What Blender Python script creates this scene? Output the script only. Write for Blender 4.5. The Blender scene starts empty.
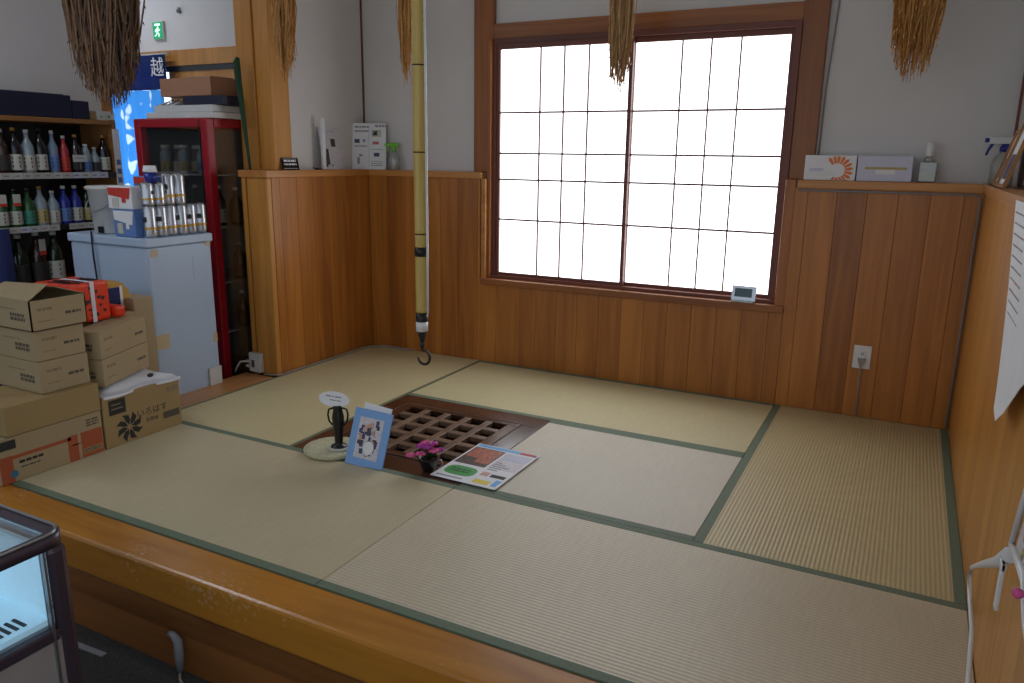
import bpy, bmesh, math, random
from mathutils import Vector, Matrix
random.seed(11)
S = bpy.context.scene
COL = S.collection
PI = math.pi

# ------------------------------------------------------------------ materials
def lin(c):
    r = []
    for v in c[:3]:
        v /= 255.0
        r.append(v/12.92 if v <= .04045 else ((v+.055)/1.055)**2.4)
    return (r[0], r[1], r[2], 1.0)

def new_mat(name):
    m = bpy.data.materials.new(name); m.use_nodes = True
    nt = m.node_tree
    return m, nt, nt.nodes['Principled BSDF']

def N(nt, t, **kw):
    n = nt.nodes.new(t)
    for k, v in kw.items():
        setattr(n, k, v)
    return n

def plain(name, rgb, rough=.5, metal=0.0, var=.06, scale=12, spec=.5, bump=0.0, emit=None, es=0, trans=0):
    """one colour with a faint procedural mottling"""
    m, nt, b = new_mat(name)
    c = lin(rgb)
    tc = N(nt, 'ShaderNodeTexCoord'); no = N(nt, 'ShaderNodeTexNoise')
    no.inputs['Scale'].default_value = scale; no.inputs['Detail'].default_value = 3
    nt.links.new(tc.outputs['Object'], no.inputs['Vector'])
    mr = N(nt, 'ShaderNodeMapRange')
    mr.inputs['From Min'].default_value = .3; mr.inputs['From Max'].default_value = .7
    mr.inputs['To Min'].default_value = 1-var; mr.inputs['To Max'].default_value = 1+var
    nt.links.new(no.outputs['Fac'], mr.inputs['Value'])
    mx = N(nt, 'ShaderNodeMix', data_type='RGBA', blend_type='MULTIPLY')
    mx.inputs['Factor'].default_value = 1
    mx.inputs[6].default_value = c
    cc = N(nt, 'ShaderNodeCombineColor')
    for i in range(3): nt.links.new(mr.outputs[0], cc.inputs[i])
    nt.links.new(cc.outputs[0], mx.inputs[7])
    nt.links.new(mx.outputs[2], b.inputs['Base Color'])
    b.inputs['Roughness'].default_value = rough; b.inputs['Metallic'].default_value = metal
    b.inputs['Specular IOR Level'].default_value = spec
    if trans: b.inputs['Transmission Weight'].default_value = trans
    if bump:
        bp = N(nt, 'ShaderNodeBump'); bp.inputs['Strength'].default_value = bump; bp.inputs['Distance'].default_value = .004
        nt.links.new(no.outputs['Fac'], bp.inputs['Height']); nt.links.new(bp.outputs[0], b.inputs['Normal'])
    if emit:
        b.inputs['Emission Color'].default_value = lin(emit); b.inputs['Emission Strength'].default_value = es
    return m

def wood(name, dark, light, axis='Z', rough=.35, island=.18, fine=26.0, spec=.5, coat=0):
    """stretched-noise grain; each separate board tinted a little differently"""
    m, nt, b = new_mat(name)
    tc = N(nt, 'ShaderNodeTexCoord'); mp = N(nt, 'ShaderNodeMapping')
    sc = {'X': (1.1, fine, fine), 'Y': (fine, 1.1, fine), 'Z': (fine, fine, 1.1)}[axis]
    mp.inputs['Scale'].default_value = sc
    nt.links.new(tc.outputs['Object'], mp.inputs['Vector'])
    geo = N(nt, 'ShaderNodeNewGeometry')
    off = N(nt, 'ShaderNodeVectorMath', operation='SCALE'); off.inputs['Scale'].default_value = 37.0
    cb = N(nt, 'ShaderNodeCombineXYZ')
    for i in range(3): nt.links.new(geo.outputs['Random Per Island'], cb.inputs[i])
    nt.links.new(cb.outputs[0], off.inputs[0])
    ad = N(nt, 'ShaderNodeVectorMath', operation='ADD')
    nt.links.new(mp.outputs[0], ad.inputs[0]); nt.links.new(off.outputs[0], ad.inputs[1])
    no = N(nt, 'ShaderNodeTexNoise'); no.inputs['Scale'].default_value = 1; no.inputs['Detail'].default_value = 5
    no.inputs['Distortion'].default_value = 1.2
    nt.links.new(ad.outputs[0], no.inputs['Vector'])
    n2 = N(nt, 'ShaderNodeTexNoise'); n2.inputs['Scale'].default_value = .22; n2.inputs['Detail'].default_value = 2
    nt.links.new(ad.outputs[0], n2.inputs['Vector'])
    av = N(nt, 'ShaderNodeMath', operation='MULTIPLY_ADD'); av.inputs[1].default_value = .55
    nt.links.new(n2.outputs['Fac'], av.inputs[0])
    m2 = N(nt, 'ShaderNodeMath', operation='MULTIPLY'); m2.inputs[1].default_value = .45
    nt.links.new(no.outputs['Fac'], m2.inputs[0]); nt.links.new(m2.outputs[0], av.inputs[2])
    cr = N(nt, 'ShaderNodeValToRGB')
    cr.color_ramp.elements[0].position = .36; cr.color_ramp.elements[0].color = lin(dark)
    cr.color_ramp.elements[1].position = .62; cr.color_ramp.elements[1].color = lin(light)
    nt.links.new(av.outputs[0], cr.inputs[0])
    mr = N(nt, 'ShaderNodeMapRange'); mr.inputs['To Min'].default_value = 1-island; mr.inputs['To Max'].default_value = 1+island*.5
    nt.links.new(geo.outputs['Random Per Island'], mr.inputs['Value'])
    mx = N(nt, 'ShaderNodeVectorMath', operation='SCALE')
    nt.links.new(cr.outputs[0], mx.inputs[0]); nt.links.new(mr.outputs[0], mx.inputs['Scale'])
    nt.links.new(mx.outputs[0], b.inputs['Base Color'])
    b.inputs['Roughness'].default_value = rough; b.inputs['Specular IOR Level'].default_value = spec
    if coat: b.inputs['Coat Weight'].default_value = coat; b.inputs['Coat Roughness'].default_value = .25
    bp = N(nt, 'ShaderNodeBump'); bp.inputs['Strength'].default_value = .12; bp.inputs['Distance'].default_value = .002
    nt.links.new(no.outputs['Fac'], bp.inputs['Height']); nt.links.new(bp.outputs[0], b.inputs['Normal'])
    return m

def worn(m, rgb, thr=.66):
    nt = m.node_tree; b = nt.nodes['Principled BSDF']; src = b.inputs['Base Color'].links[0].from_socket
    tc = N(nt, 'ShaderNodeTexCoord'); mp = N(nt, 'ShaderNodeMapping'); mp.inputs['Scale'].default_value = (1, 2.2, 1)
    a = N(nt, 'ShaderNodeTexNoise'); a.inputs['Scale'].default_value = 48; a.inputs['Detail'].default_value = 6
    c = N(nt, 'ShaderNodeTexNoise'); c.inputs['Scale'].default_value = 2.2
    nt.links.new(tc.outputs['Object'], mp.inputs[0]); nt.links.new(mp.outputs[0], a.inputs['Vector']); nt.links.new(tc.outputs['Object'], c.inputs['Vector'])
    ad = N(nt, 'ShaderNodeMath', operation='ADD'); nt.links.new(a.outputs['Fac'], ad.inputs[0]); nt.links.new(c.outputs['Fac'], ad.inputs[1])
    mr = N(nt, 'ShaderNodeMapRange'); mr.inputs['From Min'].default_value = thr*2-.16; mr.inputs['From Max'].default_value = thr*2+.06; mr.inputs['To Max'].default_value = .75
    nt.links.new(ad.outputs[0], mr.inputs['Value'])
    mx = N(nt, 'ShaderNodeMix', data_type='RGBA'); nt.links.new(mr.outputs[0], mx.inputs['Factor']); nt.links.new(src, mx.inputs[6]); mx.inputs[7].default_value = lin(rgb)
    nt.links.new(mx.outputs[2], b.inputs['Base Color'])
    return m

def tatami(name, rgb, axis='X', pitch=.0135, rough=.55, contrast=.16):
    """woven rush: fine ribs along the mat, soft cross-weave"""
    m, nt, b = new_mat(name)
    tc = N(nt, 'ShaderNodeTexCoord'); sp = N(nt, 'ShaderNodeSeparateXYZ')
    nt.links.new(tc.outputs['Object'], sp.inputs[0])
    a = sp.outputs['Y'] if axis == 'X' else sp.outputs['X']
    mu = N(nt, 'ShaderNodeMath', operation='MULTIPLY'); mu.inputs[1].default_value = 2*PI/pitch
    nt.links.new(a, mu.inputs[0])
    sn = N(nt, 'ShaderNodeMath', operation='SINE'); nt.links.new(mu.outputs[0], sn.inputs[0])
    no = N(nt, 'ShaderNodeTexNoise'); no.inputs['Scale'].default_value = 1; no.inputs['Detail'].default_value = 4
    mp = N(nt, 'ShaderNodeMapping'); mp.inputs['Scale'].default_value = (90, 9, 1) if axis == 'X' else (9, 90, 1)
    nt.links.new(tc.outputs['Object'], mp.inputs[0]); nt.links.new(mp.outputs[0], no.inputs['Vector'])
    n2 = N(nt, 'ShaderNodeTexNoise'); n2.inputs['Scale'].default_value = 2.5
    nt.links.new(tc.outputs['Object'], n2.inputs['Vector'])
    m1 = N(nt, 'ShaderNodeMath', operation='MULTIPLY_ADD'); m1.inputs[1].default_value = contrast*.5; m1.inputs[2].default_value = 1
    nt.links.new(sn.outputs[0], m1.inputs[0])
    m2 = N(nt, 'ShaderNodeMath', operation='MULTIPLY_ADD'); m2.inputs[1].default_value = .22
    nt.links.new(no.outputs['Fac'], m2.inputs[0]); nt.links.new(m1.outputs[0], m2.inputs[2])
    m3 = N(nt, 'ShaderNodeMath', operation='MULTIPLY_ADD'); m3.inputs[1].default_value = .12
    nt.links.new(n2.outputs['Fac'], m3.inputs[0]); nt.links.new(m2.outputs[0], m3.inputs[2])
    m4 = N(nt, 'ShaderNodeMath', operation='SUBTRACT'); m4.inputs[1].default_value = .17
    nt.links.new(m3.outputs[0], m4.inputs[0])
    vs = N(nt, 'ShaderNodeVectorMath', operation='SCALE'); vs.inputs[0].default_value = lin(rgb)[:3]
    nt.links.new(m4.outputs[0], vs.inputs['Scale']); nt.links.new(vs.outputs[0], b.inputs['Base Color'])
    b.inputs['Roughness'].default_value = rough
    bp = N(nt, 'ShaderNodeBump'); bp.inputs['Strength'].default_value = .35; bp.inputs['Distance'].default_value = .0015
    nt.links.new(sn.outputs[0], bp.inputs['Height']); nt.links.new(bp.outputs[0], b.inputs['Normal'])
    return m

def straw_mat(name, dark, light):
    m, nt, b = new_mat(name)
    geo = N(nt, 'ShaderNodeNewGeometry'); cr = N(nt, 'ShaderNodeValToRGB')
    cr.color_ramp.elements[0].color = lin(dark); cr.color_ramp.elements[1].color = lin(light)
    nt.links.new(geo.outputs['Random Per Island'], cr.inputs[0]); nt.links.new(cr.outputs[0], b.inputs['Base Color'])
    b.inputs['Roughness'].default_value = .7
    return m

def glass_mat(name, tint=(1, 1, 1), refl=.12, rough=.03, opac=0.0, body=(60, 60, 60)):
    """thin sheet glass: mostly see-through, mirror at grazing angles"""
    m, nt, b = new_mat(name)
    nt.nodes.remove(b)
    out = nt.nodes['Material Output']
    tr = N(nt, 'ShaderNodeBsdfTransparent'); tr.inputs[0].default_value = (*tint, 1)
    gl = N(nt, 'ShaderNodeBsdfGlossy'); gl.inputs['Roughness'].default_value = rough
    fr = N(nt, 'ShaderNodeLayerWeight'); fr.inputs['Blend'].default_value = .3
    ma = N(nt, 'ShaderNodeMath', operation='MULTIPLY_ADD'); ma.inputs[1].default_value = .6; ma.inputs[2].default_value = refl*.5
    nt.links.new(fr.outputs['Fresnel'], ma.inputs[0])
    mx = N(nt, 'ShaderNodeMixShader')
    nt.links.new(ma.outputs[0], mx.inputs[0]); nt.links.new(tr.outputs[0], mx.inputs[1]); nt.links.new(gl.outputs[0], mx.inputs[2])
    last = mx
    if opac:
        df = N(nt, 'ShaderNodeBsdfDiffuse'); df.inputs[0].default_value = lin(body)
        m2 = N(nt, 'ShaderNodeMixShader'); m2.inputs[0].default_value = opac
        nt.links.new(mx.outputs[0], m2.inputs[1]); nt.links.new(df.outputs[0], m2.inputs[2]); last = m2
    nt.links.new(last.outputs[0], out.inputs[0])
    return m

def emis(name, rgb, s):
    m, nt, b = new_mat(name)
    b.inputs['Base Color'].default_value = lin(rgb)
    b.inputs['Emission Color'].default_value = lin(rgb); b.inputs['Emission Strength'].default_value = s
    return m

def cloth_light(name, rgb, t=.5):
    m, nt, b = new_mat(name)
    out = nt.nodes['Material Output']
    tl = N(nt, 'ShaderNodeBsdfTranslucent'); tl.inputs[0].default_value = lin(rgb)
    b.inputs['Base Color'].default_value = lin(rgb); b.inputs['Roughness'].default_value = .8
    mx = N(nt, 'ShaderNodeMixShader'); mx.inputs[0].default_value = t
    nt.links.new(b.outputs[0], mx.inputs[1]); nt.links.new(tl.outputs[0], mx.inputs[2]); nt.links.new(mx.outputs[0], out.inputs[0])
    return m

M = {}
M['panel'] = wood('panel_wood', (146, 85, 30), (190, 121, 50), 'Z', .34, .06, 18)
M['panel_light'] = wood('panel_wood_pale', (176, 112, 42), (206, 144, 64), 'Z', .34, .06, 22)
M['post'] = wood('post_wood', (168, 108, 40), (204, 142, 66), 'Z', .4, .1, 18)
M['frame_x'] = wood('frame_wood_x', (132, 76, 34), (170, 104, 50), 'X', .4, .1, 24)
M['frame_z'] = wood('frame_wood_z', (132, 76, 34), (170, 104, 50), 'Z', .4, .1, 24)
M['ledge_x'] = wood('ledge_wood_x', (170, 108, 48), (204, 142, 76), 'X', .35, .1, 18)
M['ledge_y'] = wood('ledge_wood_y', (170, 108, 48), (204, 142, 76), 'Y', .35, .1, 18)
M['redwood_x'] = wood('shoji_frame_x', (92, 46, 34), (118, 62, 46), 'X', .45, .1, 24)
M['redwood_z'] = wood('shoji_frame_z', (92, 46, 34), (118, 62, 46), 'Z', .45, .1, 24)
M['rim'] = wood('rim_wood', (140, 84, 26), (192, 128, 46), 'X', .26, .05, 9, coat=.2)
worn(M['rim'], (206, 176, 130), .655)
M['fascia'] = wood('fascia_wood', (112, 68, 32), (146, 92, 46), 'X', .4, .1, 12)
M['kamachi_y'] = wood('sill_wood_y', (172, 116, 66), (200, 144, 88), 'Y', .4, .05, 12)
M['hearth'] = wood('hearth_wood', (66, 40, 28), (98, 64, 48), 'X', .22, .25, 10, coat=.3)
M['lattice'] = wood('lattice_wood', (104, 80, 64), (140, 114, 94), 'X', .35, .2, 24)
M['shelf_wood'] = wood('shelf_wood', (142, 96, 52), (172, 120, 70), 'Y', .5, .1, 18)
M['plaster'] = plain('plaster', (214, 210, 208), .9, var=.025, scale=5, bump=.15)
M['ceiling'] = plain('ceiling_board', (214, 212, 205), .9, var=.03)
M['gap'] = plain('groove_backing', (84, 48, 24), .8)
M['carpet'] = plain('carpet_tile', (62, 60, 60), .95, var=.5, scale=160, bump=.6)
M['t1'] = tatami('rush_golden_y', (206, 192, 148), 'Y')
M['t2'] = tatami('rush_golden_x', (206, 194, 150), 'X')
M['t3'] = tatami('rush_smooth', (208, 199, 180), 'X', .012, .45, .04)
M['t4'] = tatami('rush_ribbed_y', (196, 180, 136), 'Y', .0145, .5, .22)
M['t5'] = tatami('rush_front_left', (200, 186, 154), 'X', .0135, .5, .07)
M['t6'] = tatami('rush_front_right', (206, 193, 168), 'X', .0155, .45, .20)
M['heri'] = plain('mat_border_cloth', (108, 122, 102), .7, var=.12, scale=120)
M['heri_thin'] = plain('mat_border_cloth_olive', (112, 116, 88), .7, var=.12, scale=120)
M['paper_lit'] = emis('shoji_paper', (246, 250, 255), 3.3)
M['bamboo'] = wood('bamboo', (176, 146, 72), (206, 178, 98), 'Z', .3, .1, 30)
M['black'] = plain('black_plastic', (22, 22, 24), .4)
M['iron'] = plain('forged_iron', (58, 50, 44), .4, metal=.6)
M['steel'] = plain('steel', (170, 172, 176), .28, metal=.9)
M['white'] = plain('white_plastic', (226, 226, 226), .35, var=.02)
M['offwhite'] = plain('aged_white', (204, 204, 202), .45, var=.04)
M['grey'] = plain('grey_plastic', (134, 136, 140), .5)
M['cord'] = plain('grey_cord', (150, 140, 132), .6)
M['paper'] = plain('paper', (232, 232, 236), .7, var=.02)
M['ink'] = plain('ink', (60, 60, 66), .7)
M['ink_lt'] = plain('pale_ink', (148, 148, 156), .7)
M['kraft'] = plain('cardboard', (164, 144, 110), .8, var=.03, scale=6)
M['kraft2'] = plain('cardboard_yellow', (156, 130, 86), .8, var=.03, scale=6)
M['kraft_red'] = plain('cardboard_red_brown', (168, 122, 94), .8, var=.03)
M['kraft_dark'] = plain('cardboard_shade_side', (160, 136, 100), .8, var=.03, scale=6)
M['kraft_ink'] = plain('carton_print', (84, 74, 62), .8, var=.1, scale=60)
M['kraft_ink2'] = plain('carton_print_pale', (138, 118, 90), .8, var=.08, scale=60)
M['kraft_black'] = plain('carton_print_black', (42, 42, 38), .8, var=.2, scale=80)
M['kraft_orange'] = plain('carton_print_orange', (166, 80, 46), .75, var=.06)
M['blue_dot'] = plain('carton_print_blue', (58, 110, 140), .7)
M['freezer'] = plain('freezer_enamel', (176, 194, 218), .35, var=.03, scale=3)
M['tape'] = plain('packing_tape', (196, 176, 140), .4)
M['red_frame'] = plain('red_enamel', (158, 18, 34), .35, var=.04)
M['dark_in'] = plain('fridge_interior', (120, 126, 122), .6)
M['navy'] = plain('navy_card', (20, 26, 54), .6)
M['navy_cloth'] = plain('navy_cloth', (34, 44, 96), .85, var=.1, scale=40)
M['glass'] = glass_mat('sheet_glass', refl=.22)
M['glass_lit'] = glass_mat('lid_glass', (.92, .97, 1), .25)
M['clear'] = glass_mat('clear_plastic', (.86, .88, .86), .3, .1, .28, (205, 210, 205))
M['orange_film'] = plain('orange_film', (232, 62, 26), .28, var=.08)
M['black_print'] = plain('film_print', (40, 12, 12), .4)
M['poly'] = plain('white_polythene', (222, 224, 232), .4, var=.03, bump=.3)
M['pink'] = plain('pink_petals', (222, 92, 150), .7, var=.2, scale=90)
M['pink2'] = plain('orchid_petals', (168, 52, 150), .7, var=.2, scale=90)
M['leaf'] = plain('leaf_green', (40, 84, 44), .6, var=.2)
M['black_vase'] = plain('black_glaze', (22, 24, 26), .22)
M['weave'] = plain('pale_straw_weave', (196, 190, 158), .8, var=.18, scale=90, bump=.8)
M['blue_card'] = plain('sky_blue_card', (126, 168, 222), .6, var=.02)
M['green_trig'] = plain('lime_plastic', (116, 190, 60), .4)
M['blue_trig'] = plain('blue_plastic', (28, 44, 140), .35)
M['lav'] = plain('lavender_card', (206, 206, 226), .7, var=.03)
M['orange_print'] = plain('orange_print', (232, 128, 60), .7)
M['silver'] = plain('can_silver', (196, 200, 208), .26, metal=.85, var=.05)
M['gold'] = plain('can_gold', (196, 160, 90), .3, metal=.6)
M['exit'] = emis('exit_green', (0, 150, 92), .55)
M['exit_w'] = emis('exit_white', (225, 255, 240), .9)
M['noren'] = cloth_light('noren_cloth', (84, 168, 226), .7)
def blotch(m, rgb, base):  # noise threshold mixes white blotches into the cloth colour
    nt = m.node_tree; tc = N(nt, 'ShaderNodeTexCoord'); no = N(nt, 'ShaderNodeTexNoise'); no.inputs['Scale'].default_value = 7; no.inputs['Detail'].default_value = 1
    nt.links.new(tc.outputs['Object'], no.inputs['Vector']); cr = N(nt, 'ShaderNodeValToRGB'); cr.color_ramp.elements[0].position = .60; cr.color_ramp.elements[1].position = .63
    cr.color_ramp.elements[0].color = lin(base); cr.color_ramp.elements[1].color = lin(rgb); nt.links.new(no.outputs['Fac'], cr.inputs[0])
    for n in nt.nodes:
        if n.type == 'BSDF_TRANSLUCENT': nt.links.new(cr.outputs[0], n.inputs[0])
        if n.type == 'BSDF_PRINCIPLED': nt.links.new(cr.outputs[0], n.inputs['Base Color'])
blotch(M['noren'], (235, 242, 250), (84, 168, 226))
M['noren_navy'] = plain('noren_navy', (24, 52, 118), .85)
M['noren_white'] = cloth_light('noren_white_cloth', (240, 245, 250), .7)
M['straw'] = straw_mat('rice_straw', (156, 100, 46), (226, 170, 96))
M['straw_pale'] = straw_mat('rice_straw_pale', (150, 108, 64), (216, 174, 122))
M['straw_dark'] = straw_mat('dry_ears', (62, 42, 30), (150, 108, 74))
M['rope'] = plain('straw_rope', (150, 118, 70), .9, var=.3, scale=90)
M['green_cloth'] = plain('dark_green_canvas', (24, 62, 40), .8)
M['pit'] = plain('hearth_pit', (22, 15, 12), .9)
M['stripe_dark'] = plain('cooler_frame', (84, 72, 82), .3, metal=.5)
M['cooler_body'] = plain('cooler_body', (156, 146, 142), .45)
M['cooler_glow'] = plain('cooler_liner_glow', (190, 224, 238), .4, emit=(190, 226, 245), es=.5)  # liner itself glows, imitating lamplight inside the cooler
def bottle_glass(name, rgb): return plain(name, rgb, .08, var=.1, scale=20, spec=.7)
M['b_green'] = bottle_glass('green_glass', (34, 84, 44)); M['b_dkgreen'] = bottle_glass('dark_green_glass', (16, 38, 24))
M['b_brown'] = bottle_glass('brown_glass', (48, 26, 16)); M['b_black'] = bottle_glass('black_glass', (14, 14, 20))
M['b_blue'] = bottle_glass('blue_glass', (28, 48, 150)); M['b_clear'] = bottle_glass('pale_glass', (150, 166, 176))
M['b_frost'] = bottle_glass('frosted_glass', (120, 140, 166)); M['b_red'] = bottle_glass('red_carton', (176, 40, 52))
M['lab_w'] = plain('label_white', (196, 194, 184), .6); M['lab_y'] = plain('label_straw', (186, 168, 112), .6)
M['lab_r'] = plain('label_red', (196, 58, 46), .6); M['lab_b'] = plain('label_blue', (96, 130, 190), .6)
M['lab_k'] = plain('label_dark', (50, 46, 44), .6); M['lab_g'] = plain('label_teal', (60, 140, 120), .6)
M['cap_g'] = plain('cap_gold', (176, 128, 60), .4, metal=.5); M['cap_w'] = plain('cap_white', (210, 210, 205), .4)
M['photo_sky'] = plain('print_sky', (96, 168, 226), .5); M['photo_autumn'] = plain('print_autumn', (172, 92, 64), .5, var=.5, scale=70)
M['photo_dark'] = plain('print_dark', (74, 54, 46), .5, var=.4, scale=70); M['photo_green'] = plain('print_green', (60, 160, 74), .5)
M['photo_yellow'] = plain('print_yellow', (226, 206, 60), .5); M['photo_skin'] = plain('print_blush', (196, 156, 140), .5, var=.3, scale=90)
M['photo_navy'] = plain('print_navy', (58, 66, 104), .5, var=.4, scale=90); M['photo_pale'] = plain('print_pale', (206, 200, 206), .5, var=.15, scale=90)
M['lcd'] = plain('lcd', (70, 96, 110), .2)

# ------------------------------------------------------------------ geometry builder
class G:
    def __init__(s): s.bm = bmesh.new(); s.ms = []
    def mi(s, m):
        if m not in s.ms: s.ms.append(m)
        return s.ms.index(m)
    def face(s, vs, m, smooth=False):
        try: f = s.bm.faces.new(vs)
        except ValueError: return None
        f.material_index = s.mi(m); f.smooth = smooth; return f
    def box(s, a, b, m, mtx=None, bev=0):
        g = bmesh.ops.create_cube(s.bm, size=1)
        sc = Matrix.Diagonal((abs(b[0]-a[0]), abs(b[1]-a[1]), abs(b[2]-a[2]), 1))
        T = Matrix.Translation(((a[0]+b[0])/2, (a[1]+b[1])/2, (a[2]+b[2])/2)) @ sc
        vs = g['verts']
        bmesh.ops.transform(s.bm, matrix=T, verts=vs)
        fs = list({f for v in vs for f in v.link_faces})
        if bev:
            es = list({e for v in vs for e in v.link_edges})
            r = bmesh.ops.bevel(s.bm, geom=es, offset=bev, segments=2, affect='EDGES', profile=.5)
            fs = {f for v in r['verts'] for f in v.link_faces} | {f for f in r['faces']} | {f for f in fs if f.is_valid}
            fs = list(fs)
        # islands after bevel
        if mtx is not None: bmesh.ops.transform(s.bm, matrix=mtx, verts=list({v for f in fs for v in f.verts}))
        i = s.mi(m)
        for f in fs: f.material_index = i
        return s
    def quad(s, pts, m):
        s.face([s.bm.verts.new(p) for p in pts], m); return s
    def slab(s, pts, n, m):
        """closed prism from polygon pts along vector n"""
        n = Vector(n)
        a = [s.bm.verts.new(Vector(p)) for p in pts]; b = [s.bm.verts.new(Vector(p)+n) for p in pts]
        s.face(a[::-1], m); s.face(b, m)
        k = len(a)
        for i in range(k): s.face([a[i], a[(i+1) % k], b[(i+1) % k], b[i]], m)
        return s
    def tube(s, pts, r, m, seg=8, caps=True, smooth=True):
        pts = [Vector(p) for p in pts]; n = len(pts)
        rs = r if isinstance(r, (list, tuple)) else [r]*n
        rings = []; up = None
        for i, p in enumerate(pts):
            d = (pts[min(i+1, n-1)]-pts[max(i-1, 0)]).normalized()
            if up is None:
                up = Vector((0, 0, 1)) if abs(d.z) < .9 else Vector((1, 0, 0))
            u = (up-d*up.dot(d))
            if u.length < 1e-5: u = d.orthogonal()
            u.normalize(); up = u; v = d.cross(u)
            rings.append([s.bm.verts.new(p+(u*math.cos(2*PI*k/seg)+v*math.sin(2*PI*k/seg))*rs[i]) for k in range(seg)])
        for a, b in zip(rings, rings[1:]):
            for k in range(seg): s.face([a[k], a[(k+1) % seg], b[(k+1) % seg], b[k]], m, smooth)
        if caps: s.face(rings[0][::-1], m); s.face(rings[-1], m)
        return s
    def lathe(s, prof, m, seg=20, c=(0, 0, 0), mtx=None, smooth=True, ms=None):
        """prof: (r,z) list; ms: optional material per segment"""
        c = Vector(c); rings = []
        for r, z in prof:
            ring = []
            for k in range(seg):
                p = Vector((math.cos(2*PI*k/seg)*r, math.sin(2*PI*k/seg)*r, z))
                if mtx is not None: p = mtx @ p
                ring.append(s.bm.verts.new(p+c))
            rings.append(ring)
        for i, (a, b) in enumerate(zip(rings, rings[1:])):
            mm = ms[i] if ms else m
            for k in range(seg): s.face([a[k], a[(k+1) % seg], b[(k+1) % seg], b[k]], mm, smooth)
        s.face(rings[0][::-1], ms[0] if ms else m); s.face(rings[-1], ms[-1] if ms else m)
        return s
    def blob(s, c, r, m, mtx=None, sub=2):
        g = bmesh.ops.create_icosphere(s.bm, subdivisions=sub, radius=1)
        T = Matrix.Translation(c) @ (mtx or Matrix()) @ Matrix.Diagonal((r[0], r[1], r[2], 1))
        bmesh.ops.transform(s.bm, matrix=T, verts=g['verts'])
        i = s.mi(m)
        for f in {f for v in g['verts'] for f in v.link_faces}: f.material_index = i; f.smooth = True
        return s
    def done(s, name, parent=None, loc=(0, 0, 0), rot=(0, 0, 0), label=None):
        me = bpy.data.meshes.new(name)
        bmesh.ops.recalc_face_normals(s.bm, faces=s.bm.faces[:])
        s.bm.to_mesh(me); s.bm.free()
        for m in s.ms: me.materials.append(M[m] if isinstance(m, str) else m)
        o = bpy.data.objects.new(name, me); COL.objects.link(o)
        o.location = loc; o.rotation_euler = rot
        if parent is not None: o.parent = parent
        if label: o['label'] = label
        return o

def thing(name, label, cat, loc=(0, 0, 0), rz=0, group=None):
    o = bpy.data.objects.new(name, None); COL.objects.link(o)
    o.empty_display_size = .05
    o.location = loc; o.rotation_euler = (0, 0, rz); o['label'] = label; o['category'] = cat
    if group: o['group'] = group
    return o
def tag(o, label, cat, group=None, kind=None):
    o['label'] = label; o['category'] = cat
    if group: o['group'] = group
    if kind: o['kind'] = kind
    return o
def structure(o, label=None, cat=None):
    o['kind'] = 'structure'
    if label: o['label'] = label
    if cat: o['category'] = cat
    return o
def sthing(name, label, cat):
    o = thing(name, label, cat); o['kind'] = 'structure'; return o
def copy_thing(src, loc, rz, label, group=None):
    c = src.copy(); COL.objects.link(c); c.location = loc; c.rotation_euler = (0, 0, rz); c['label'] = label
    if group: c['group'] = group
    for ch in [o for o in bpy.data.objects if o.parent == src]:
        d = ch.copy(); COL.objects.link(d); d.parent = c
        for gc in [o for o in bpy.data.objects if o.parent == ch]:
            e = gc.copy(); COL.objects.link(e); e.parent = d
    return c

def lettering(txt, size, mat, mtx, parent, name='lettering', ext=.0006):
    cu = bpy.data.curves.new(name, 'FONT'); cu.body = txt; cu.size = size; cu.extrude = ext
    cu.align_x = 'CENTER'; cu.align_y = 'CENTER'; cu.resolution_u = 3
    t = bpy.data.objects.new(name+'_src', cu); COL.objects.link(t)
    dg = bpy.context.evaluated_depsgraph_get(); dg.update()
    me = bpy.data.meshes.new_from_object(t.evaluated_get(dg))
    bpy.data.objects.remove(t); bpy.data.curves.remove(cu)
    me.transform(mtx); me.materials.clear(); me.materials.append(M[mat])
    me.name = name
    o = bpy.data.objects.new(name, me); COL.objects.link(o)
    if parent is not None: o.parent = parent
    return o
def plane_mtx(o, right, up):
    r = Vector(right).normalized(); u = Vector(up); u = (u-r*u.dot(r)).normalized(); n = r.cross(u)
    return Matrix(((r.x, u.x, n.x, o[0]), (r.y, u.y, n.y, o[1]), (r.z, u.z, n.z, o[2]), (0, 0, 0, 1)))
def lean_mtx(o, right, up):
    """like plane_mtx but keeps the side lean: rotates right with up"""
    u = Vector(up).normalized(); r = Vector(right); r = (r-u*r.dot(u)).normalized(); n = r.cross(u)
    return Matrix(((r.x, u.x, n.x, o[0]), (r.y, u.y, n.y, o[1]), (r.z, u.z, n.z, o[2]), (0, 0, 0, 1)))
def patch(g, mtx, x0, y0, x1, y1, m, t=.0008, z=0):
    g.box((x0, y0, z), (x1, y1, z+t), m, mtx)

# ------------------------------------------------------------------ dimensions (metres; z=0 on the mats)
W = 3.64; X1, X2, X3 = .90, 1.805, 2.786; Y1, Y2, Y3 = -.87, -1.80, -2.67
FL = -.38; CEIL = 2.95; LG = 1.235; YE = -.95

# ------------------------------------------------------------------ room shell
g = G(); g.box((-4.4, -6, FL-.1), (5.2, .9, FL), 'carpet'); structure(g.done('floor'), 'dark speckled carpet floor of the shop', 'floor')
g = G(); g.box((-4.4, -6, CEIL), (5.2, .9, CEIL+.1), 'ceiling'); structure(g.done('ceiling'), 'pale ceiling', 'ceiling')

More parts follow.
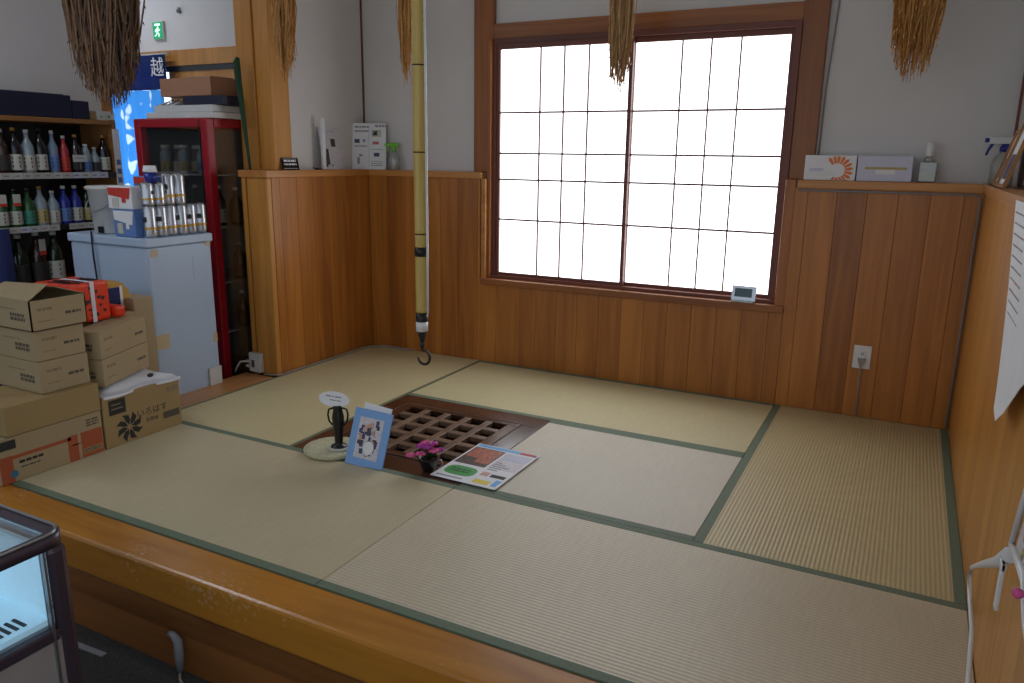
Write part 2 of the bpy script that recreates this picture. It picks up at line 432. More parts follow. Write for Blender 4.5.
# back wall with window opening
wb = sthing('wall_back', 'back wall, grey plaster above orange wooden boards and a ledge', 'wall')
WX0, WX1, WZ0, WZ1 = .938, 2.735, .565, 2.03
g = G()
g.box((-.3, .10, -.4), (WX0-.14, .26, CEIL), 'plaster'); g.box((WX1+.125, .10, -.4), (W+.4, .26, CEIL), 'plaster')
g.box((WX0-.14, .10, WZ1+.09), (WX1+.125, .26, CEIL), 'plaster'); g.box((WX0-.14, .12, -.4), (WX1+.125, .26, WZ0-.03), 'plaster')
g.done('plaster', wb)
def boards(x0, x1, z0, z1, pitch, start, m, to3, depth=.012, back=True):
    """upright boards with narrow V gaps; to3 maps (u,z,d) to a point pair box"""
    g = G(); u = start
    while u > x0: u -= pitch
    while u < x1-1e-6:
        a, b = max(u, x0), min(u+pitch, x1)
        if b-a > .004:
            p, q = to3(a+.0007, z0, 0), to3(b-.0007, z1, depth)
            g.box(p, q, m, bev=.0012)
        u += pitch
    p, q = to3(x0, z0, depth*.7), to3(x1, z1, depth+.03)
    g.box(p, q, 'gap')
    return g
tb = lambda u, z, d: (u, d, z)
g = boards(WX0-.055, WX1+.05, 0, WZ0-.045, .142, .01, 'panel', tb); g.done('wood_panelling', wb)
g = boards(0, WX0-.055, 0, LG-.04, .142, .01, 'panel', tb); g.done('wood_panelling', wb)
g = boards(WX1+.05, W, 0, LG-.04, .142, .01, 'panel', tb); g.done('wood_panelling', wb)
g = G(); g.box((-.02, -.012, LG-.042), (WX0-.045, .10, LG), 'ledge_x', bev=.004)
g.box((WX1+.06, -.012, LG-.042), (W+.02, .10, LG), 'ledge_x', bev=.004); g.done('ledge', wb)

# window: casing, shoji
w = sthing('window_1', 'wide paper-screened window glowing with daylight', 'window')
g = G()
g.box((WX0-.14, .06, LG-.0), (WX0-.004, .13, CEIL), 'frame_z', bev=.004)           # left post above the ledge
g.box((WX0-.048, -.004, WZ0-.045), (WX0-.018, .10, LG-.04), 'ledge_x', bev=.003)    # pale edge of the casing
g.box((WX0-.02, .02, WZ0-.04), (WX0+.004, .13, WZ1), 'frame_z', bev=.003)
g.box((WX1+.0, .055, LG), (WX1+.122, .13, CEIL), 'frame_z', bev=.004)
g.box((WX1-.002, .0, WZ0-.045), (WX1+.052, .13, LG+.0), 'frame_z', bev=.004)
g.done('side_casing', w)
g = G(); g.box((WX0-.004, .06, WZ1), (WX1+.002, .13, WZ1+.09), 'frame_x', bev=.004); g.done('head_casing', w)
g = G(); g.box((WX0-.05, -.016, WZ0-.045), (WX1+.05, .12, WZ0-.004), 'frame_x', bev=.005); g.done('sill', w)
g = G()   # outer red-brown frame
g.box((WX0, .045, WZ0-.004), (WX0+.03, .11, WZ1), 'redwood_z'); g.box((WX1-.03, .045, WZ0-.004), (WX1, .11, WZ1), 'redwood_z')
g.box((WX0+.03, .046, WZ1-.03), (WX1-.03, .109, WZ1-.0005), 'redwood_x'); g.box((WX0+.001, .03, WZ0-.003), (WX1-.001, .109, WZ0+.016), 'redwood_x')
g.done('window_frame', w)
def shoji(x0, x1, y, kx):
    s = G()
    s.box((x0, y, WZ0+.012), (x0+.022, y+.026, WZ1-.025), 'redwood_z'); s.box((x1-.022, y, WZ0+.012), (x1, y+.026, WZ1-.025), 'redwood_z')
    s.box((x0+.022, y+.001, WZ0+.013), (x1-.022, y+.025, WZ0+.036), 'redwood_x'); s.box((x0+.022, y+.001, WZ1-.062), (x1-.022, y+.025, WZ1-.026), 'redwood_x')
    fr = s.done('screen_frame', w)
    s = G()
    for k in kx: s.box((k-.0040, y+.004, WZ0+.03), (k+.0040, y+.016, WZ1-.05), 'redwood_z')
    for z in (1.597, 1.352, 1.192, .942): s.box((x0+.02, y+.003, z-.0054), (x1-.02, y+.015, z+.0054), 'redwood_x')
    s.done('lattice', fr)
    s = G(); s.box((x0+.01, y+.0165, WZ0+.02), (x1-.01, y+.019, WZ1-.04), 'paper_lit'); s.done('paper', fr)
shoji(WX0+.031, 1.842, .05, (1.262, 1.417, 1.573))
shoji(1.822, WX1-.031, .079, (2.112, 2.272, 2.43))

# corner strip between the plaster walls
g = G(); g.box((-.112, .088, LG), (-.092, .105, CEIL), 'redwood_z'); structure(g.done('trim_1'), 'thin red-brown corner strip at the left of the back wall', 'trim')
g = G(); g.box((W+.088, .083, LG), (W+.105, .105, CEIL), 'redwood_z'); structure(g.done('trim_2'), 'thin red-brown corner strip at the right of the back wall', 'trim')

# left wall of the mat room
wl = sthing('wall_left', 'short left wall, plaster above orange boards, ending at the post', 'wall')
g = G(); g.box((-.24, -.76, LG), (-.10, .26, CEIL), 'plaster'); g.done('plaster', wl)
g = boards(YE+.035, 0, 0, LG-.04, .142, -.85, 'panel', lambda u, z, d: (-d, u, z)); g.done('wood_panelling', wl)
g = G(); g.box((-.16, YE-.004, -.0), (.0, YE+.035, LG-.04), 'post', bev=.007); g.box((-.205, YE-.0, -.02), (-.172, YE+.03, LG-.04), 'post', bev=.003)
g.box((-.172, YE+.012, -.02), (-.16, YE+.03, LG-.04), 'gap'); g.box((-.2, YE+.03, -.1), (-.013, .1, LG-.045), 'gap'); g.done('end_board', wl)
g = G(); g.box((-.215, YE-.014, LG-.042), (.012, 0, LG), 'ledge_y', bev=.004); g.box((-.215, 0, LG-.042), (-.012, .10, LG), 'ledge_y'); g.done('ledge', wl)
g = G(); g.box((-.335, -.80, LG-.0), (-.20, -.62, CEIL), 'post', bev=.004); g.box((-.21, -.785, LG), (-.085, -.64, CEIL), 'post', bev=.003)
g.box((-.335, -.80, FL), (-.215, -.62, LG), 'post')
structure(g.done('trim_3'), 'square orange wooden post at the end of the left wall', 'post')

# right wall
wr = sthing('wall_right', 'right wall, plaster above pale orange boards with a ledge', 'wall')
g = G(); g.box((W+.10, -3.35, LG-.02), (W+.26, .26, CEIL), 'plaster'); g.box((W+.04, -3.35, FL), (W+.26, .26, LG-.04), 'plaster'); g.done('plaster', wr)
g = boards(-3.3, 0, 0, LG-.04, .142, -.1, 'panel_light', lambda u, z, d: (W+d, u, z)); g.done('wood_panelling', wr)
g = G(); g.box((W-.012, -3.3, LG-.042), (W+.10, .012, LG), 'ledge_y', bev=.004); g.done('ledge', wr)

# shop walls behind
BY = .60
ws = sthing('wall_shop', 'grey plaster wall of the shop beyond the post', 'wall')
g = G(); g.box((-4.4, BY, 2.185), (-.24, BY+.1, CEIL), 'plaster'); g.box((-4.4, BY, FL), (-3.5, BY+.1, 2.185), 'plaster'); g.done('plaster', ws)
wsl = G(); wsl.box((-2.1, -6, FL), (-2.0, -.52, CEIL), 'plaster'); structure(wsl.done('wall_far'), 'pale plaster wall behind the bottle shelf', 'wall')
wf = G(); wf.box((-4.5, -.7, FL), (-4.4, .7, CEIL), 'plaster'); structure(wf.done('wall_corridor'), 'plaster wall at the end of the passage', 'wall')
d = sthing('door_1', 'wooden door frame behind the fridge with a dark rail', 'door')
g = G(); g.box((-3.5, BY-.03, 2.06), (-.24, BY+.08, 2.19), 'post', bev=.003); g.box((-2.6, BY-.01, 1.2), (-.24, BY+.06, 2.02), 'post'); g.box((-2.6, BY-.01, FL), (-.24, BY+.06, 1.2), 'post'); g.done('door_panel', d)
g = G(); g.box((-2.62, BY-.02, 2.015), (-.24, BY+.07, 2.065), 'black'); g.done('rail', d)
g = G(); g.box((-3.5, BY+.02, FL), (-2.6, BY+.04, 2.06), emis('daylight_pane', (225, 240, 255), 2.2)); g.done('pane', d)
g = G(); g.box((-2.12, -.52, FL), (-1.985, -.44, 2.0), 'post', bev=.004)
structure(g.done('trim_4'), 'slim orange door post beside the bottle shelf', 'trim')

# platform under the mats
pl = sthing('trim_5', 'raised wooden platform that carries the mats', 'platform')
HX0, HX1, HY0, HY1 = X1, X2, Y2, Y1
g = G()
for a, b in (((-.0, Y3, -.3), (HX0, 0, -.055)), ((HX1, Y3, -.3), (W, 0, -.055)), ((HX0, Y3, -.3), (HX1, HY0, -.055)), ((HX0, HY1, -.3), (HX1, 0, -.055))): g.box(a, b, 'fascia')
g.box((HX0, HY0, -.32), (HX1, HY1, -.30), 'pit')
g.done('deck', pl)
g = G(); g.box((-.3, -2.83, -.14), (W, Y3, .0), 'rim', bev=.012); g.done('front_rim', pl)
g = G(); g.box((-.3, -2.818, FL), (W, Y3-.02, -.145), 'fascia', bev=.002); g.box((-.3, -2.822, -.235), (W, -2.80, -.147), 'fascia', bev=.002); g.done('fascia_board', pl)
g = G(); g.box((-.25, -2.67, -.12), (-.002, YE-.02, -.004), 'kamachi_y', bev=.005); g.done('side_rim', pl)
g = G(); g.box((-.24, -2.66, FL), (-.02, YE-.03, -.12), 'fascia'); g.done('side_board', pl)

# ------------------------------------------------------------------ tatami
def mat_(x0, x1, y0, y1, m, borders, label, hm='heri', bw=.034):
    t = thing('tatami_mat', label, 'tatami mat', ((x0+x1)/2, (y0+y1)/2, -.055), group='tatami mats')
    hx, hy = (x1-x0)/2-.0015, (y1-y0)/2-.0015
    a = G(); a.box((-hx, -hy, 0), (hx, hy, .055), m, bev=.003); a.done('rush_surface', t)
    for s in borders:
        b = G()
        if s == 'N': b.box((-hx, hy-bw, .02), (hx, hy+.0008, .0562), hm, bev=.001)
        if s == 'S': b.box((-hx, -hy-.0008, .02), (hx, -hy+bw, .0562), hm, bev=.001)
        if s == 'E': b.box((hx-bw, -hy, .02), (hx+.0008, hy, .0562), hm, bev=.001)
        if s == 'W': b.box((-hx-.0008, -hy, .02), (-hx+bw, hy, .0562), hm, bev=.001)
        b.done('cloth_border', t)
mat_(0, X1, Y2, 0, 't1', 'WE', 'golden tatami mat in the far left corner, under the hanging pole', 'heri_thin', .02)
mat_(X1, X3, Y1, 0, 't2', 'NS', 'golden tatami mat lying lengthwise below the paper window')
mat_(X2, X3, Y2, Y1, 't3', 'NS', 'smooth pale half-size tatami mat to the right of the wooden hearth grid')
mat_(X3, W, Y2, 0, 't4', 'WE', 'ribbed tatami mat in the far right corner, by the wall outlet')
mat_(0, 1.80, Y3, Y2, 't5', 'NS', 'front left tatami mat with the cardboard boxes standing on it')
mat_(1.80, W, Y3, Y2, 't6', 'NS', 'front right tatami mat, nearest the camera, strongly ribbed')

# hearth cover
h = thing('hearth_cover', 'dark brown wooden hearth frame with a square lattice cover set flush in the mats', 'hearth', (1.3525, -1.335, 0))
g = G(); fx, fy = (HX1-HX0)/2-.002, (HY1-HY0)/2-.002; ix, iy = .352, .325
g.box((-fx, iy, -.05), (fx, fy, .001), 'hearth', bev=.002); g.box((-fx, -fy, -.05), (fx, -iy, .001), 'hearth', bev=.002)
g.box((-fx, -iy, -.05), (-ix, iy, .001), 'hearth', bev=.002); g.box((ix, -iy, -.05), (fx, iy, .001), 'hearth', bev=.002)
g.done('frame', h)
g = G(); px, py = .125, .121; ax, ay = .043, .041
for i in range(6):
    cx = -2.5*px+i*px; wd = px-2*ax if 0 < i < 5 else .035
    x0, x1 = (cx-wd/2, cx+wd/2) if 0 < i < 5 else ((-ix, cx+.022) if i == 0 else (cx-.022, ix))
    g.box((x0, -iy, -.022), (x1, iy, .006), 'lattice' if 0 < i < 5 else 'hearth', bev=.0025)
for j in range(6):
    cy = -2.5*py+j*py; wd = py-2*ay
    y0, y1 = (cy-wd/2, cy+wd/2) if 0 < j < 5 else ((-iy, cy+.022) if j == 0 else (cy-.022, iy))
    g.box((-ix+.01, y0, -.02), (ix-.01, y1, .0052 if 0 < j < 5 else .0066), 'lattice' if 0 < j < 5 else 'hearth', bev=.0025)
g.tube([(-ix+.004, -iy+.004, .006), (ix-.004, -iy+.004, .006), (ix-.004, iy-.004, .006), (-ix+.004, iy-.004, .006), (-ix+.004, -iy+.004, .006)], .0035, 'lattice', 6)
g.done('lattice', h)

# ------------------------------------------------------------------ hanging bamboo pothook
bp = thing('hanging_pothook', 'tall bamboo pole with a white cord and iron hook hanging above the hearth', 'pothook', (1.322, -1.335, 0))
g = G()
prof = []; z0, z1 = .60, CEIL
nodes = [.60, .975, 1.345, 1.72, 2.1, 2.5, CEIL]
for i in range(len(nodes)-1):
    a, b = nodes[i], nodes[i+1]
    prof += [(.0295, a+.004), (.0275, a+.02), (.0275, b-.02), (.0295, b-.004)] + ([(.0265, b)] if i < len(nodes)-2 else [])
g.lathe(prof, 'bamboo', 20); pole = g.done('bamboo_pole', bp)
g = G()
g.lathe([(.0300, .872), (.0305, .872), (.0305, .915), (.0300, .915)], 'black', 20); g.done('tape_band', pole)
for z in nodes[1:-1]:
    g = G(); g.lathe([(.0285, z-.003), (.0300, z-.002), (.0300, z+.002), (.0285, z+.003)], 'iron', 20); g.done('node_ring', pole)
g = G(); g.tube([(.031, .004, .60), (.033, .004, .9), (.033, .004, 2.0), (.033, .004, CEIL)], .006, 'white', 8); g.done('white_rod', bp)
g = G(); g.lathe([(.020, .50), (.026, .51), (.027, .555), (.0295, .56), (.0295, .60), (.02, .601)], 'black', 18, ms=['black']*5); g.done('sleeve', bp)
g = G(); g.lathe([(.0272, .512), (.0290, .512), (.0290, .560), (.0272, .560)], 'white', 18); g.done('steel_collar', bp)
g = G(); g.lathe([(.006, .43), (.011, .435), (.012, .45), (.008, .455), (.012, .462), (.018, .485), (.022, .505), (.02, .51)], 'black', 14)
g.done('swivel', bp)
g = G(); pts = [(0, 0, .44), (0, 0, .425)]
for k in range(15):
    a = math.radians(105-k*20); pts.append((.034*math.cos(a)+.009, 0, .383+.035*math.sin(a)))
g.tube(pts, [.0068]*(len(pts)-2)+[.0055, .0035], 'iron', 10); g.done('hook', bp)

# ------------------------------------------------------------------ straw bundles
def bundle(loc, zbot, ztop, rt, rb, n, m, label, name='rice_straw_bundle', grain=True, gap=0.0, flat=.7):
    t = thing(name, label, 'straw bundle', (loc[0], loc[1], zbot), group='straw bundles hanging from the ceiling')
    H = ztop-zbot; g = G()
    for i in range(n):
        a = random.random()*2*PI; q = math.sqrt(random.random())
        x0, y0 = math.cos(a)*q*rt, math.sin(a)*q*rt*flat
        a2 = a+random.gauss(0, .35); q2 = q*random.uniform(.75, 1.1)
        zb = random.random()**1.6*H*.30 + (q2**2)*H*.22
        x1, y1 = math.cos(a2)*q2*rb, math.sin(a2)*q2*rb*flat
        pts = []
        wob = random.gauss(0, .006)
        for k in range(6):
            u = k/5
            bulge = math.sin(u*PI)*.25
            x = x0+(x1-x0)*u+wob*math.sin(u*7)+math.cos(a)*bulge*rt*q
            y = y0+(y1-y0)*u+wob*math.cos(u*6)
            pts.append((x, y, H-(H-zb)*u))
        g.tube(pts, [.0026, .0026, .0026, .0026, .0030, .0014], m, 3, caps=False, smooth=False)
        if grain:
            for k in range(7):
                u = random.uniform(.45, 1.0); s = min(int(u*5), 4); f = u*5-s
                p = Vector(pts[s]).lerp(Vector(pts[s+1]), f)
                dx = Vector((random.gauss(0, .005), random.gauss(0, .005), -random.uniform(.014, .028)))
                sd = Vector((random.uniform(-1, 1), random.uniform(-1, 1), .3)).normalized()*.0032
                vs = [g.bm.verts.new(v) for v in (p, p+dx*.5+sd, p+dx, p+dx*.5-sd)]
                g.face(vs, m)
    g.done('straw', t)
    g = G()
    g.lathe([(rt*.98, H-.075), (rt*1.04, H-.07), (rt*1.05, H-.05), (rt*.98, H-.045)], 'rope', 16)
    g.tube([(0, 0, H-.06), (0, 0, H+.02), (.004, 0, (CEIL-zbot)*.5+H*.5), (0, 0, CEIL-zbot)], .004, 'rope', 6)
    g.done('cord', t)
    return t
bundle((3.265, -.3), 1.665, 2.42, .09, .092, 320, 'straw', 'wide orange-brown straw bundle hanging above the shelf with the tissue boxes')
bundle((1.885, -.3), 1.665, 2.45, .048, .066, 280, 'straw_pale', 'pale straw bundle hanging in front of the paper window')
bundle((.605, -.4), 1.725, 2.5, .045, .03, 120, 'straw', 'thin dark straw bundle hanging close behind the bamboo pole', flat=1)
bundle((.075, -.83), 1.72, 2.5, .065, .07, 200, 'straw', 'tapering straw bundle hanging in front of the orange post')
bundle((.705, -2.41), 1.47, 2.25, .16, .135, 720, 'straw_dark', 'large dark brown bundle of dry ears hanging nearest the camera, top left', 'dried_ear_bundle')

# ------------------------------------------------------------------ cardboard boxes
def print_lines(g, mtx, x0, y0, wd, rows, m, hgt=.006, gap=.006):
    y = y0
    for r in range(rows):
        x = x0
        while x < x0+wd:
            l = random.uniform(.008, .03); patch(g, mtx, x, y, min(x+l, x0+wd), y+hgt, m, .0004); x += l+.004
        y -= hgt+gap

def carton(x0, x1, y0, y1, z0, z1, m, label, group=None, rz=0, marks=None, flaps=True):
    """closed carton; +x face is the printed one seen from the camera"""
    t = thing('cardboard_box', label, 'box', ((x0+x1)/2, (y0+y1)/2, z0), rz, group or 'cardboard boxes on the front left mat')
    hx, hy, H = (x1-x0)/2, (y1-y0)/2, z1-z0
    g = G()
    g.box((-hx, -hy, .001), (hx, hy, H-.001), m, bev=.003)
    if flaps:  # top flaps meeting with a tape strip
        g.box((-hx+.001, -hy+.001, H-.002), (-.001, hy-.001, H), m); g.box((.001, -hy+.001, H-.002), (hx-.001, hy-.001, H), m)
    g.done('carton', t)
    g = G()
    R = plane_mtx((hx, 0, H/2), (0, 1, 0), (0, 0, 1))      # right (+x) face, u along +y
    F = plane_mtx((0, -hy, H/2), (1, 0, 0), (0, 0, 1))     # camera-side (-y) face
    if marks: marks(g, R, F, hx, hy, H, t)
    if len(g.bm.faces): g.done('print', t)
    else: g.bm.free()
    return t
def m_small(g, R, F, hx, hy, H, t):
    print_lines(g, R, -hy+.03, H*.14, .065, 1, 'kraft_ink2', .013); print_lines(g, R, -hy+.03, -H*.22, .06, 1, 'kraft_ink2', .005)
    print_lines(g, R, hy-.095, -H*.08, .07, 1, 'kraft_ink', .012, .004)
    print_lines(g, F, hx-.14, -H*.05, .10, 2, 'kraft_ink', .014, .004); print_lines(g, F, hx-.22, H*.16, .12, 1, 'kraft_ink2', .006)
def m_water(g, R, F, hx, hy, H, t):
    patch(g, R, -hy+.03, .03, -hy+.115, H/2-.022, 'kraft_black')
    patch(g, R, -hy+.042, .055, -hy+.10, .06, 'kraft_ink2', .001); patch(g, R, -hy+.042, .075, -hy+.09, .08, 'kraft_ink2', .001)
    cx, cy = -hy+.125, -.048
    for k in range(8):      # pinwheel blossom of eight curved blades
        a = k*PI/4+.2; p = []
        for rr, da in ((.010, .0), (.034, .36), (.056, .26), (.072, .30), (.058, -.18), (.034, -.36)):
            p.append(R @ Vector((cx+rr*math.cos(a+da), cy+rr*math.sin(a+da), .0004)))
        g.slab(p, R.to_3x3() @ Vector((0, 0, .0006)), 'kraft_black')
    lettering('いろはす', .043, 'kraft_ink', R @ Matrix.Translation((.045, -.004, .0005)), t)
    lettering('天然水', .024, 'kraft_ink', R @ Matrix.Translation((.04, -.046, .0005)), t)
    patch(g, R, hy-.105, -H*.27, hy-.012, -H*.13, 'kraft_ink'); patch(g, R, hy-.075, H*.25, hy-.012, H*.36, 'kraft_ink2')
def m_orange(g, R, F, hx, hy, H, t):
    b = -H/2+.002
    patch(g, R, -hy+.003, b, -hy+.055, b+.115, 'kraft_orange'); patch(g, R, -hy+.055, b+.098, hy-.15, b+.113, 'kraft_orange'); patch(g, R, hy-.165, b+.0, hy-.15, b+.115, 'kraft_orange')
    patch(g, R, hy-.105, b+.002, hy-.004, b+.118, 'kraft_orange')
    patch(g, R, hy-.098, b+.018, hy-.01, b+.042, 'kraft2', .0014); print_lines(g, R @ Matrix.Translation((0, 0, .0012)), hy-.095, b+.032, .08, 2, 'kraft_ink', .005, .004)
    print_lines(g, R, -hy+.08, b+.072, .10, 1, 'kraft_black', .012); print_lines(g, R, -hy+.085, b+.052, .08, 1, 'kraft_ink', .006)
    patch(g, R, hy-.15, b+.07, hy-.10, b+.075, 'kraft_orange'); patch(g, R, hy-.15, b+.0, hy-.12, b+.118, 'kraft_orange')
    p = [R @ Vector((-hy+.055+.016*math.cos(a*PI/7), b+.035+.016*math.sin(a*PI/7), .001)) for a in range(14)]
    g.slab(p, R.to_3x3() @ Vector((0, 0, .0006)), 'blue_dot')
    patch(g, R, -hy+.01, H*.5-.05, -hy+.075, H*.5-.012, 'kraft_black'); print_lines(g, R, hy-.075, H*.34, .06, 3, 'kraft_ink', .007, .005)
carton(-.13, .20, -2.71, -2.255, 0, .195, 'kraft', 'flat cardboard box with orange print at the bottom of the front stack', marks=m_orange)
carton(-.12, .205, -2.665, -2.255, .197, .322, 'kraft2', 'plain unprinted cardboard box lying on the orange-printed one', marks=None)
carton(-.20, .200, -2.245, -1.83, 0, .245, 'kraft2', 'cardboard water carton with a dark pinwheel blossom and Japanese lettering', marks=m_water)
carton(-.155, .165, -2.480, -2.262, .323, .462, 'kraft', 'small cardboard box, lowest of the three equal boxes in the tall front stack', marks=m_small)
carton(-.16, .162, -2.482, -2.264, .463, .597, 'kraft', 'small cardboard box, middle of the three equal boxes in the tall front stack', marks=m_small)
# open-topped top box
tb_ = thing('cardboard_box', 'open cardboard box with one raised flap, topmost of the tall front stack', 'box', (0, -2.373, .598), 0, 'cardboard boxes on the front left mat')
g = G(); hx, hy, H = .178, .122, .128
for a, b in (((-hx, -hy, 0), (hx, hy, .004)), ((-hx, -hy, 0), (-hx+.005, hy, H)), ((hx-.005, -hy, 0), (hx, hy, H)), ((-hx, -hy, 0), (hx, -hy+.005, H)), ((-hx, hy-.005, 0), (hx, hy, H))): g.box(a, b, 'kraft')
g.done('carton', tb_)
g = G(); g.slab([(-hx, -hy, H), (hx-.002, -hy, H), (hx-.05, -.005, H+.05), (-hx, -.005, H+.035)], (0, 0, .004), 'kraft')
g.slab([(-hx, hy, H), (hx, hy, H), (hx-.06, .03, H+.035), (-hx, .03, H+.02)], (0, 0, .003), 'kraft'); g.done('flap', tb_)
g = G(); m_small(g, plane_mtx((hx, 0, H/2), (0, 1, 0), (0, 0, 1)), plane_mtx((0, -hy, H/2), (1, 0, 0), (0, 0, 1)), hx, hy, H, tb_)
patch(g, plane_mtx((.06, -.06, H+.0185), (1, 0, .0), (0, 1, .25)), -.05, -.03, .04, .02, 'kraft_ink2', .001); g.done('print', tb_)
# rear stack, turned a little
c0 = Vector((.178, -2.205, 0)); c1 = Vector((.040, -1.865, 0)); ang = math.atan2(c1.y-c0.y, c1.x-c0.x)-PI/2
L = (c1-c0).length; mid = (c0+c1)/2; nrm = Vector((math.sin(ang+PI/2), -math.cos(ang+PI/2), 0))
wd = .14; cc = mid-nrm*wd/2
for zz0, zz1, lb in ((.285, .412, 'lower of the two small cardboard boxes resting on the white bag'), (.413, .54, 'upper of the two small cardboard boxes stacked on the white bag')):
    t = carton(cc.x-wd/2, cc.x+wd/2, cc.y-L/2, cc.y+L/2, zz0, zz1, 'kraft', lb, rz=ang, marks=m_small)
carton(-.36, -.12, -1.80, -1.69, -.02, .60, 'kraft', 'tall narrow cardboard box standing between the stacked boxes and the white freezer', marks=None)
carton(-.33, -.105, -2.235, -1.81, .285, .54, 'kraft', 'plain cardboard box behind the two small ones, carrying the orange packs', marks=None)
# white polythene bag on the water carton
g = G(); nx, ny = 15, 19
grid = [[None]*ny for _ in range(nx)]; rb = random.Random(4)
for i in range(nx):
    for j in range(ny):
        u, v = i/(nx-1), j/(ny-1)
        e = min(u, 1-u, v, 1-v)*6; e = min(e, 1)
        z = .247+.028*e**.6+.006*rb.random()*e - (.012*(u > .93))
        x = -.17+u*(.372+.012*math.sin(v*9)); y = -2.235+v*(.405+.012*math.sin(u*7))
        grid[i][j] = g.bm.verts.new((x, y, z))
low = [[g.bm.verts.new((p.co.x, p.co.y, .2462)) for p in r] for r in grid]
for i in range(nx-1):
    for j in range(ny-1):
        g.face([grid[i][j], grid[i+1][j], grid[i+1][j+1], grid[i][j+1]], 'poly', True)
        g.face([low[i][j], low[i][j+1], low[i+1][j+1], low[i+1][j]], 'poly', True)
for i in range(nx-1):
    g.face([grid[i][0], low[i][0], low[i+1][0], grid[i+1][0]], 'poly'); g.face([grid[i][-1], grid[i+1][-1], low[i+1][-1], low[i][-1]], 'poly')
for j in range(ny-1):
    g.face([grid[0][j], grid[0][j+1], low[0][j+1], low[0][j]], 'poly'); g.face([grid[-1][j], low[-1][j], low[-1][j+1], grid[-1][j+1]], 'poly')
pb = g.done('polythene_bag'); tag(pb, 'flat white polythene bag lying on the water carton', 'bag')
g = G(); g.blob((.20, -1.985, .292), (.012, .016, .010), 'black'); tag(g.done('black_cap'), 'small black cap lying on the white polythene bag', 'cap')
# orange film packs behind
pk = thing('snack_multipack', 'bright orange film-wrapped pack with black print and a clear strap on the boxes', 'packet', (-.135, -2.075, .542), .06)
g = G(); g.box((-.14, -.13, 0), (.10, .09, .19), 'orange_film', bev=.016)
for k in range(26):
    a = random.uniform(-.12, .06); z = random.uniform(.02, .16)
    g.box((.0995, a, z), (.1015, a+random.uniform(.01, .025), z+random.uniform(.008, .018)), 'black_print')
    a = random.uniform(-.11, .07)
    g.box((-.1+.19*random.random(), a, .189), (-.08+.17*random.random(), a+.015, .1912), 'black_print')
g.done('wrapper', pk)
g = G(); g.box((-.10, -.014, .19), (.102, .006, .193), 'poly'); g.box((.100, -.014, .0), (.103, .006, .193), 'poly'); g.done('strap', pk)
g = G(); g.box((-.05, .055, 0), (.115, .12, .055), 'orange_film', bev=.015); tag(g.done('snack_packet', None, (-.15, -2.025, .5425), (0, 0, 0)), 'low orange film packet beside the tall orange pack', 'packet')
t = thing('snack_bag', 'gold and dark blue snack bag standing right of the orange pack', 'packet', (-.235, -1.845, .542), 0)
g = G()
for k in range(9):
    a = PI*k/8; g.tube([(-.05, -.075+.0*k, 0)]*1+[(.05, 0, 0)], .001, 'gold', 3) if False else None
arc = [(.0, -.09+.09*(1-math.cos(PI*k/10*.62)), .16*math.sin(PI*k/10*.62+.0)) for k in range(11)]
pts = [(-.12, .0)]+[(-.12+.2*u, .165-.05*u*u*u) for u in (0, .2, .4, .6, .8)]+[(.07, .10), (.085, .05), (.08, 0)]
g.slab([(.0, y, z) for y, z in pts], (.05, 0, 0), 'gold'); g.done('bag', t)
g = G(); g.box((.0505, -.09, .03), (.052, .02, .12), 'navy_cloth'); g.box((.0505, .02, .01), (.052, .035, .125), 'paper'); g.done('print', t)

# ------------------------------------------------------------------ white upright freezer
fz = thing('chest_freezer', 'white freezer with rusty tape patches, cans and a bucket on top', 'freezer', (0, 0, FL))
Z0 = .0; TOP = .885-FL; fx0, fx1, fy0, fy1 = -.86, -.205, -1.632, -1.19
g = G(); g.box((fx0+.01, fy0+.01, .03), (fx1-.01, fy1-.01, TOP-.05), 'freezer', bev=.012); g.done('body', fz)
g = G(); g.box((fx0, fy0, TOP-.048), (fx1, fy1, TOP), 'freezer', bev=.008); g.done('lid', fz)
g = G(); g.box((fx0+.05, fy0+.05, 0), (fx1-.05, fy1-.05, .03), 'black'); g.done('base', fz)
g = G()
xx = fx1-.0095
g.bm.free()
for a, b, m_ in (((xx, -1.60, TOP-.10), (xx+.002, -1.56, TOP-.06), 'tape'), ((xx, -1.24, TOP-.07), (xx+.002, -1.205, TOP-.045), 'tape'), ((xx, -1.335, TOP-.25), (xx+.0015, -1.225, TOP-.12), 'freezer'),
                 ((xx, -1.235, .63), (xx+.002, -1.205, .68), 'tape'), ((xx, -1.62, .66), (xx+.003, -1.535, .74), 'tape')):
    g = G(); g.box(a, b, m_); g.done('tape_patch', fz)
g = G(); g.box((xx, -1.29, .37), (xx+.012, -1.20, .48), 'offwhite', bev=.003); g.done('vent_panel', fz)
g = G(); g.tube([(-.63, -1.640, TOP+.02), (-.63, -1.642, TOP-.1), (-.62, -1.641, TOP-.3), (-.59, -1.66, TOP-.5)], .005, 'navy', 6)
tag(g.done('power_cord', None, (0, 0, FL)), 'thin dark cord hanging down the front of the white freezer', 'cord')

# bucket
t = thing('bucket', 'grey-white plastic bucket with a wire handle standing on the freezer', 'bucket', (-.655, -1.49, .886))
g = G(); g.lathe([(.085, 0), (.092, .005), (.108, .235), (.118, .24), (.118, .255), (.108, .258), (.102, .255), (.088, .01)], 'offwhite', 28); g.done('pail', t)
g = G(); g.tube([(-.112, 0, .22)]+[(.118*math.cos(a)*-1, -.125*math.sin(a), .22-.10*math.sin(a)) for a in [k*PI/10 for k in range(1, 10)]]+[(.112, 0, .22)], .0035, 'grey', 6); g.done('handle', t)
g = G(); g.box((.005, -.094, .005), (.045, -.086, .04), 'black'); g.done('label_plate', t)

